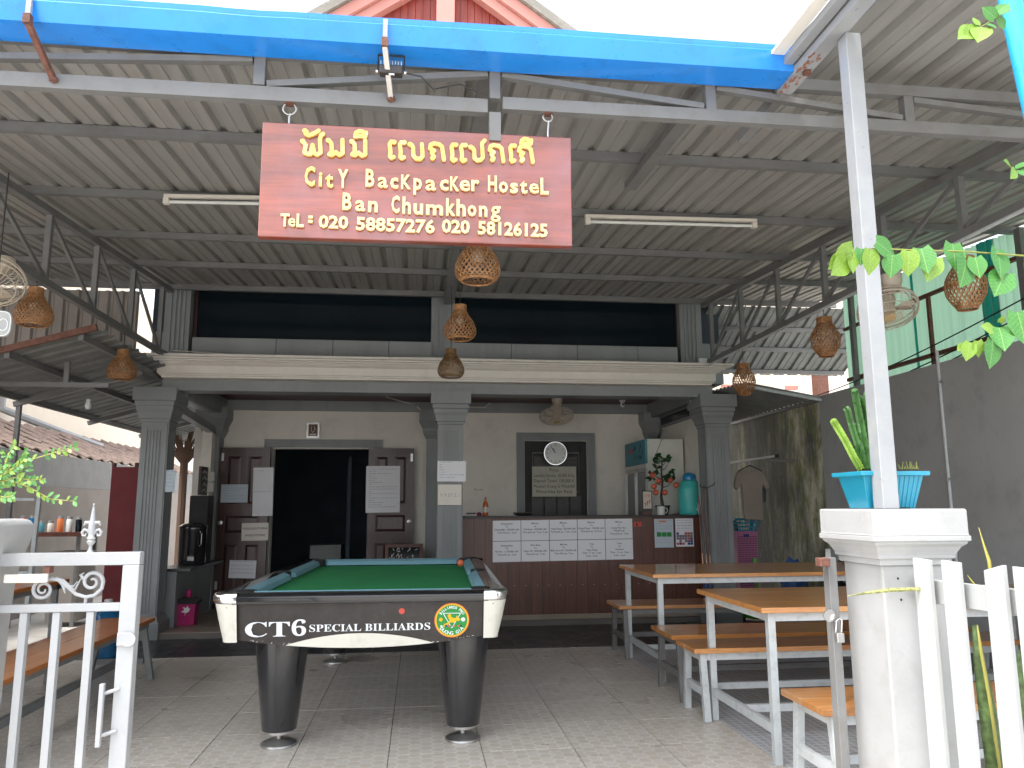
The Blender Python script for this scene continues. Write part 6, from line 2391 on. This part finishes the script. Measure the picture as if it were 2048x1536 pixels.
# framed fan sign at left edge (white lined oval plate)
q0 = P(0, 648, y=4.0)
PB = thing('oval_plate', 'dark plate with a white outlined badge at the left edge below the fan', 'plate', q0)
pl = []
for k in range(24):
    an = k / 24 * 2 * math.pi
    c_, s_ = math.cos(an), math.sin(an)
    pl.append((math.copysign(abs(c_) ** .6, c_) * .058, math.copysign(abs(s_) ** .6, s_) * .066))
MB().prism(pl, q0, X_, Z_, .01).build('plate', dk_grey, PB)
q = MB()
q.tube([(q0.x + a_ * .93, q0.y - .012, q0.z + b_ * .93) for a_, b_ in pl], .0025, 5, closed=True)
q.tube([(q0.x + .02 + .022 * math.cos(k / 16 * 2 * math.pi), q0.y - .012, q0.z - .005 + .03 * math.sin(k / 16 * 2 * math.pi)) for k in range(16)], .0025, 5, closed=True)
q.build('badge_outline', white_p, PB)
MB().tube([(q0.x - .03, q0.y - .005, q0.z + .06), (q0.x - .03, q0.y - .005, 3.0)], .004, 5).build('cord', cable_m, PB)

# ================================================================ RIGHT REAR THINGS
LB = thing('laundry_basket', 'tall pink perforated laundry basket right of the right column', 'basket', (4.0, 9.3, 0))
bx0, by0 = P(1487, 1100, y=9.2).x, 9.2
hw = .135
MB().rstack(bx0 - hw, bx0 + hw, by0 - hw, by0 + hw, [(-.05, .003), (-.03, .1), (0, 1.0), (-.01, 1.0), (-.06, .02)]).build('basket_wall', pink, LB, bevel=.01)
hm = flat('basket_hole', (.12, .03, .08))
q = MB()
for i in range(13):
    for j in range(32):
        z_ = .12 + j * .026
        g_ = .03 * (1 - z_) * 1.0
        x_ = bx0 + (-.115 + i * .0192) * (1 - .2 * (1 - z_))
        y_ = by0 - hw + .03 * (1 - z_) / .9 - .001
        q.add([(x_ - .006, y_, z_), (x_ + .006, y_, z_), (x_ + .006, y_ - .0004, z_ + .014), (x_ - .006, y_ - .0004, z_ + .014)], [(0, 1, 2, 3)])
hq = q.build('basket_holes', hm, LB)
hq['kind'] = 'stuff'
MB().box(bx0 - .05, bx0 + .02, by0 - hw - .004, by0 - hw - .001, .93, .965).build('basket_grip', navy_p, LB)
B2 = thing('blue_basket', 'blue plastic basket sitting on top of the pink laundry basket', 'basket', (bx0, by0, 1.0))
q = MB()
for z_ in (1.005, 1.05, 1.095, 1.14):
    s_ = .10 + (z_ - 1.0) * .3
    pts = [(bx0 + .02 + c1_ * s_ * 1.15, by0 + c2_ * s_, z_) for c1_, c2_ in ((-1, -1), (1, -1), (1, 1), (-1, 1))]
    q.tube(pts, .012 if z_ > 1.13 else .006, 6, closed=True)
for i in range(9):
    for sy_ in (-1, 1):
        t_ = -1 + i / 4
        q.beam((bx0 + .02 + t_ * .115, by0 + sy_ * .10, 1.005), (bx0 + .02 + t_ * .16, by0 + sy_ * .142, 1.14), .012, .004)
        q.beam((bx0 + .02 + sy_ * .115, by0 + t_ * .10, 1.005), (bx0 + .02 + sy_ * .16, by0 + t_ * .142, 1.14), .012, .004)
q.box(bx0 - .09, bx0 + .13, by0 - .1, by0 + .1, 1.002, 1.008)
q.build('basket_lattice', plastic_blue, B2)
# clothes rail and shirt
CR = thing('clothes_rail', 'white pole with a black end cap for hanging clothes on the stained wall', 'pole', (4.0, 9, 1.85))
MB().tube([(3.88, 10.2, 1.83), (3.98, 8.25, 1.855)], .013, 8).build('pole', white_p, CR, smooth=True)
MB().lathe([(.02, 0), (.02, .03)], (3.98, 8.26, 1.855), 10, (0, -1, 0)).build('end_cap', black_matt, CR)
MB().box(3.98, 4.299, 8.45, 8.48, 1.80, 1.83).build('wall_bracket', grey_steel, CR)
sx0 = P(1503, 1000, y=9.0).x
SHT = thing('hanging_shirt', 'grey-brown t-shirt hanging on a hanger against the mossy wall', 'shirt', (sx0, 9.0, 1.7))
shp = [(-.10, -.36), (.13, -.37), (.14, .0), (.155, .06), (.20, -.02), (.235, .02), (.17, .20), (.07, .25), (.04, .22), (-.01, .21), (-.05, .22), (-.08, .25), (-.17, .20), (-.22, .03), (-.18, -.01), (-.13, .06), (-.12, 0)]
q = MB()
cz_ = 1.50
q.prism(shp, (sx0, 9.03, cz_), X_, Z_, .05)
q.build('shirt_body', shirt_m, SHT, bevel=.012)
MB().tube([(sx0 - .15, 9.0, cz_ + .22), (sx0, 9.0, cz_ + .29), (sx0 + .15, 9.0, cz_ + .22)], .006, 6).build('hanger', black_matt, SHT)
MB().tube([(sx0, 9.0, cz_ + .29), (sx0 + .005, 9.0, cz_ + .33), (sx0 - .015, 9.0, cz_ + .345)], .003, 6).build('hanger_hook', chrome, SHT)
s2 = thing('hanging_shirt', 'dark and pale blue clothes hanging behind the grey-brown t-shirt', 'clothes', (sx0 + .15, 9.2, 1.5))
MB().prism([(-.3, -.2), (-.2, -.25), (-.2, .22), (-.28, .2), (-.33, 0)], (sx0, 9.2, cz_), X_, Z_, .04).build('dark_cloth', black_vinyl, s2, bevel=.01)
MB().prism([(.10, -.18), (.26, -.15), (.27, .0), (.18, .18), (.1, .2)], (sx0, 9.2, cz_), X_, Z_, .04).build('blue_cloth', paint('slate_cloth', (.10, .13, .15), .9), s2, bevel=.01)
# broom pole, brush, green box, bags
gx_ = P(1511, 1150, y=8.9).x
BR_ = thing('mop_handle', 'lime green mop handle standing beside the pink laundry basket', 'mop', (gx_, 8.9, 0))
MB().tube([(gx_, 8.9, .02), (gx_, 8.9, .50)], .014, 8).build('pole', lime, BR_, smooth=True)
MB().tube([(gx_, 8.9, .501), (gx_, 8.9, .69)], .022, 8).build('grip', lime, BR_, smooth=True)
MB().box(gx_ - .08, gx_ + .08, 8.86, 8.94, .0, .03).build('head', lime, BR_)
g_ = P(1506, 1225, y=8.6)
GB = thing('green_box', 'bright green plastic box on the floor under the tables', 'box', (g_.x, 8.6, .06))
MB().rstack(g_.x - .13, g_.x + .14, 8.5, 8.75, [(-.02, .062), (.01, .14), (.012, .145), (-.01, .19), (-.02, .20)]).build('box_body', lime, GB, bevel=.008)
MB().box(g_.x - .09, g_.x - .04, 8.488, 8.491, .12, .16).build('box_sticker', white_p, GB)
wx_ = P(1580, 1110, y=7.2).x
BG = thing('blue_bag', 'crumpled blue cloth bag on the floor against the grey wall', 'bag', (3.95, 7.4, 0))
q = MB()
vs, fs = [], []
rb = random.Random(8)


def blob(cx, cy, z0, w, d, h, seed, n=14, m=8):
    rr_ = random.Random(seed)
    vs, fs = [], []
    for j in range(m + 1):
        t = j / m
        r_ = math.sin(math.pi * (.18 + .78 * t)) ** .6
        for i in range(n):
            an = 2 * math.pi * i / n
            k = 1 + .22 * rr_.uniform(-1, 1)
            vs.append((cx + math.cos(an) * w * r_ * k, cy + math.sin(an) * d * r_ * k, z0 + h * t + .05 * h * rr_.uniform(-1, 1) * (j > 0)))
    for j in range(m):
        for i in range(n):
            i2 = (i + 1) % n
            fs.append((j * n + i, j * n + i2, (j + 1) * n + i2, (j + 1) * n + i))
    fs.append(tuple(range(n))[::-1])
    fs.append(tuple(m * n + i for i in range(n)))
    return vs, fs


q.add(*blob(3.92, 7.9, .005, .17, .13, .74, 1))
q.build('bag_body', paint('blue_bag_cloth', (.02, .07, .22), .7), BG)
B3 = thing('black_bag', 'black rubbish bag heaped on the floor beside the blue bag', 'bag', (4.08, 7.2, 0))
q = MB()
q.add(*blob(4.02, 6.9, .005, .22, .28, .76, 5))
q.add(*blob(4.05, 7.05, .62, .10, .10, .26, 6, 10, 6))
q.build('bag_body', paint('black_bag_plastic', (.012, .012, .016), .3), B3)

# ================================================================ PLANTS
# right planter with euphorbia
px0_, py0_ = P(1763, 1000, y=2.66).x, 2.66
PL = thing('planter', 'blue ribbed rectangular planter standing on the right pillar cap', 'planter', (px0_, py0_, 1.289))
q = MB()
hx_, hy_ = .090, .06
q.rstack(px0_ - hx_, px0_ + hx_, py0_ - hy_, py0_ + hy_, [(0, 1.290), (.024, 1.405), (.040, 1.405), (.041, 1.42), (.020, 1.42), (.018, 1.395), (-.02, 1.39)])
q.build('planter_box', plastic_blue, PL, bevel=.002)
for i in range(12):
    t = -1 + 2 * i / 11
    MB().beam((px0_ + t * hx_ * .92, py0_ - hy_ - .001, 1.293), (px0_ + t * (hx_ + .02) * .92, py0_ - hy_ - .023, 1.402), .006, .005, upv=(0, 1, 0)).build('planter_rib', plastic_blue, PL)
for s_ in (-1, 1):
    MB().box(px0_ + s_ * .05 - .02, px0_ + s_ * .05 + .02, py0_ - hy_ - .001, py0_ - hy_ + .01, 1.288, 1.2935).build('planter_foot', black_matt, PL)
CX = thing('pot_cactus', 'upright ribbed green euphorbia cactus in the blue planter, behind the white post', 'cactus', (px0_, py0_, 1.39))
MB().box(px0_ - .09, px0_ + .09, py0_ - .06, py0_ + .06, 1.385, 1.40).build('soil', soil, CX)


def ridge_stem(pts, r_, mat, parent, name='stem', ribs=6):
    q = MB()
    pts = [V(p) for p in pts]
    # resample
    dense_ = []
    for a_, b_ in zip(pts[:-1], pts[1:]):
        for k in range(9):
            dense_.append(a_.lerp(b_, k / 9))
    dense_.append(pts[-1])
    n_ = ribs * 4
    vs, fs = [], []
    K_ = len(dense_)
    for i, p in enumerate(dense_):
        d_ = (dense_[min(i + 1, K_ - 1)] - dense_[max(i - 1, 0)]).normalized()
        a0_ = d_.cross(V((0, 1, 0))).normalized()
        b0_ = d_.cross(a0_)
        rr_ = r_ * (1.0 if i < K_ - 3 else [1, .85, .55, .12][i - (K_ - 4)] if i >= K_ - 4 else 1)
        for j in range(n_):
            an = 2 * math.pi * j / n_
            m_ = 1 + .32 * (1 if j % 4 == 0 else (-.4 if j % 4 == 2 else .1)) + (.16 if (j % 4 == 0 and i % 2 == 0) else 0)
            vs.append(p + (a0_ * math.cos(an) + b0_ * math.sin(an)) * rr_ * m_)
    for i in range(K_ - 1):
        for j in range(n_):
            j2 = (j + 1) % n_
            fs.append((i * n_ + j, i * n_ + j2, (i + 1) * n_ + j2, (i + 1) * n_ + j))
    fs.append(tuple((K_ - 1) * n_ + j for j in range(n_)))
    q.add(vs, fs)
    return q.build(name, mat, parent)


def CP(a_, b_, yy_=2.68):
    return P(a_, b_, y=yy_)


for pts, r_ in (([(1722, 938), (1708, 915), (1690, 880), (1672, 850), (1664, 838)], .011),
                ([(1730, 938), (1722, 900), (1705, 860), (1695, 820), (1690, 815)], .010),
                ([(1736, 938), (1730, 890), (1718, 830), (1710, 785), (1708, 778)], .011),
                ([(1742, 938), (1738, 880), (1728, 820), (1720, 790)], .010),
                ([(1748, 938), (1745, 870), (1738, 810), (1732, 782)], .011),
                ([(1754, 938), (1754, 870), (1748, 800), (1745, 780)], .011),
                ([(1760, 938), (1762, 870), (1760, 820)], .010),
                ([(1730, 938), (1724, 925), (1714, 895), (1712, 880)], .009),
                ([(1726, 938), (1715, 890), (1703, 850), (1698, 832)], .009),
                ([(1738, 938), (1728, 870), (1714, 815), (1709, 800)], .010),
                ([(1733, 938), (1726, 905), (1716, 865), (1712, 845)], .009),
                ([(1740, 938), (1736, 900), (1728, 860), (1722, 835)], .009),
                ([(1768, 938), (1772, 900), (1776, 850)], .008)):
    ridge_stem([CP(a_, b_, 2.67 + .004 * (a_ % 7)) for a_, b_ in pts], r_, cactus_m if pts[0][0] != 1722 else leaf_y, CX)
q = MB()
for i in range(10):
    p0_ = CP(1800 + i * 4, 938)
    q.tube([p0_, p0_ + V((random.uniform(-.01, .01), 0, random.uniform(.01, .03)))], [.003, .001], 5)
q.build('dry_sprig', stem_m, CX)

LD_h = leaf_data('leaf_heart', leaf_m, 1, .46, .10, .10, True)
LD_hy = leaf_data('leaf_heart_young', leaf_y, 1, .44, .12, .15, True)
LD_o = leaf_data('leaf_oval', leaf_m, 1, .27)
LD_oy = leaf_data('leaf_oval_young', leaf_y, 1, .26)
VY = 2.0


def vine(name, label, stem, leaves, yv=2.0):
    base = P(*stem[-1], y=yv)
    t = thing(name, label, 'vine', base)
    MB().tube([P(a_, b_, y=yv + .004 * (i % 2)) for i, (a_, b_) in enumerate(stem)], [.0015 + .0022 * i / len(stem) for i in range(len(stem))], 6).build('vine_stem', stem_m, t, smooth=True)
    for (a_, b_, c_, d_, young) in leaves:      # root pixel, tip pixel
        A_, B_ = P(a_, b_, y=yv + random.uniform(-.02, .01)), P(c_, d_, y=yv - random.uniform(.0, .04))
        v_ = B_ - A_
        L_ = v_.length
        put_leaf('leaf', t, LD_hy if young else LD_h, A_, v_, V((random.uniform(-.45, .45), -1, random.uniform(.0, .45))), L_)
    return t


vine('hanging_vine', 'long vine spray with large heart-shaped leaves crossing in front of the white post', [(1700, 512), (1722, 500), (1745, 497), (1800, 499), (1860, 501), (1930, 503), (2000, 508), (2055, 512), (2120, 540), (2180, 640), (2200, 900), (2200, 1536)],
     [(1722, 498, 1722, 531, 0), (1741, 500, 1742, 550, 1), (1752, 484, 1795, 512, 0), (1785, 510, 1782, 556, 0), (1818, 502, 1818, 552, 1), (1842, 497, 1858, 545, 0), (1868, 515, 1858, 560, 1), (1905, 488, 1915, 540, 0), (1932, 520, 1926, 574, 0), (1950, 515, 1962, 555, 0), (1995, 500, 2008, 556, 0), (2010, 545, 1992, 590, 0),
      (1708, 500, 1670, 540, 1), (1690, 515, 1660, 536, 1), (1700, 520, 1710, 546, 1), (1692, 522, 1668, 548, 1), (1705, 515, 1702, 502, 1)])
vine('hanging_vine', 'lower vine spray of lime heart-shaped leaves at the right edge over the grey wall', [(1925, 700), (1955, 690), (1990, 678), (2020, 655), (2060, 630), (2120, 640), (2170, 760), (2190, 1100)],
     [(2035, 625, 2056, 690, 0), (1998, 655, 2012, 700, 0), (1985, 682, 1984, 738, 0), (1955, 682, 1960, 715, 1), (1940, 685, 1934, 722, 1), (1928, 690, 1916, 700, 1), (1985, 660, 1965, 650, 1), (2000, 645, 2010, 632, 1)])
vine('hanging_vine', 'short sprig of young leaves at the top right beside the cyan pipe', [(1935, 68), (1960, 55), (1985, 40), (2000, 30), (2020, 20)],
     [(1960, 60, 1930, 72, 1), (1955, 50, 1948, 32, 1), (1975, 48, 1995, 55, 0), (1990, 36, 1965, 12, 0), (1998, 35, 2010, 60, 0), (1995, 25, 2020, 5, 0), (1955, 60, 1920, 70, 1), (1965, 55, 1958, 78, 1)], 1.9)
vine('hanging_vine', 'tiny leaf tip poking in at the right edge above the long vine', [(2015, 330), (2030, 340), (2055, 345)],
     [(2030, 335, 2060, 325, 0), (2022, 335, 2012, 318, 1), (2030, 340, 2025, 356, 1), (2040, 340, 2058, 352, 0)])

# snake plant behind the pickets
SN = thing('snake_plant', 'mottled snake plant leaves poking between the white pickets', 'plant', (1.78, 2.2, 0))
snm = paint('snake_leaf', (.10, .16, .05), .5, var=.6, scale=40)
snm_y = paint('snake_leaf_edge', (.40, .36, .08), .5, var=.2)


def blade(pts, w0, mat, nm='leaf_blade'):
    q = MB()
    vs, fs = [], []
    for i, (p, w_) in enumerate(zip(pts, w0)):
        p = V(p)
        vs += [p + V((-w_ * .5, 0, 0)), p + V((0, -.15 * w_, 0)), p + V((w_ * .5, 0, 0))]
    for i in range(len(pts) - 1):
        for j in range(2):
            k = i * 3 + j
            fs.append((k, k + 1, k + 4, k + 3))
    q.add(vs, fs)
    o = q.build(nm, mat, SN, smooth=True)
    o.modifiers.new('s', 'SOLIDIFY').thickness = .003
    return o


blade([P(1990, 1200, y=2.28), P(1978, 1120, y=2.28), P(1968, 1090, y=2.28), P(1958, 1055, y=2.28)], [.014, .012, .007, .001], snm_y)
blade([P(1965, 1200, y=2.3), P(1950, 1170, y=2.3), P(1935, 1150, y=2.3)], [.014, .01, .001], snm_y)
blade([P(1990, 1536, y=2.3), P(1975, 1420, y=2.3), P(1960, 1330, y=2.3), P(1950, 1250, y=2.3)], [.06, .06, .04, .02], snm)
blade([P(2000, 1536, y=2.28), P(1980, 1400, y=2.28), P(1962, 1300, y=2.28), P(1955, 1250, y=2.28)], [.01, .012, .012, .004], snm_y)
blade([P(2060, 1500, y=2.2), P(2040, 1380, y=2.2), P(2038, 1300, y=2.2)], [.03, .03, .01], snm)
hl = MB()
hl.tube([P(1840, 1178, y=2.42), P(1780, 1180, y=2.44), P(1730, 1186, y=2.46), P(1695, 1192, y=2.47)], [.006, .0075, .005, .001], 6)
hl.build('leaf_blade', paint('mottled_leaf', (.26, .27, .10), .5, var=.75, scale=90), SN, smooth=True)
MB().lathe([(.08, .0), (.11, .22), (.115, .22), (.115, .24), (.09, .24)], (1.86, 2.35, -.06), 18).build('pot', rust, SN, smooth=True)

# left pot plant on the left pillar
lpx = -1.50
LPL = thing('planter', 'blue planter at the left edge on the rounded white pillar', 'planter', (lpx, 2.6, 1.27))
MB().rstack(lpx - .075, lpx + .075, 2.53, 2.67, [(0, 1.272), (.022, 1.385), (.03, 1.385), (.03, 1.40), (.012, 1.40), (-.02, 1.38)]).build('planter_box', plastic_blue, LPL, bevel=.002)
LB_ = thing('pot_shrub', 'leafy pot shrub with long arching twigs of small oval leaves at the left edge', 'shrub', (lpx, 2.6, 1.38))
tw = MB()
twigs = [[(-20, 960), (20, 940), (60, 920), (110, 905), (155, 893)], [(-20, 965), (20, 960), (60, 975), (100, 998), (155, 1003)], [(-20, 960), (10, 930), (20, 905), (30, 890)], [(-20, 965), (30, 955), (60, 960), (92, 958)], [(-20, 960), (15, 945), (45, 925), (50, 915)], [(-10, 990), (10, 995), (28, 992)]]
ro = random.Random(21)
for tw_ in twigs:
    pts = [P(a_, b_, y=2.5 + .01 * ro.random()) for a_, b_ in tw_]
    tw.tube(pts, [.003 - .0005 * i for i in range(len(pts))], 5)
    for a_, b_ in zip(pts[:-1], pts[1:]):
        for k in range(4):
            p_ = a_.lerp(b_, k / 4 + .1)
            for s_ in (-1, 1):
                if ro.random() < .18:
                    continue
                d_ = (b_ - a_).normalized() * .6 + V((ro.uniform(-.2, .2), ro.uniform(-.5, .2), s_ * ro.uniform(.5, 1)))
                put_leaf('leaf', LB_, LD_oy if ro.random() < .4 else LD_o, p_, d_, (ro.uniform(-.4, .4), -1, ro.uniform(0, .6)), ro.uniform(.015, .026))
tw.build('twig', stem_m, LB_, smooth=True)
for i in range(60):
    p_ = P(ro.uniform(-30, 62), ro.uniform(905, 975), y=2.55 + ro.uniform(-.05, .06))
    put_leaf('leaf', LB_, LD_o if ro.random() < .7 else LD_oy, p_, (ro.uniform(-1, 1), ro.uniform(-.6, .2), ro.uniform(-.5, 1)), (ro.uniform(-.5, .5), -1, .5), ro.uniform(.014, .025))
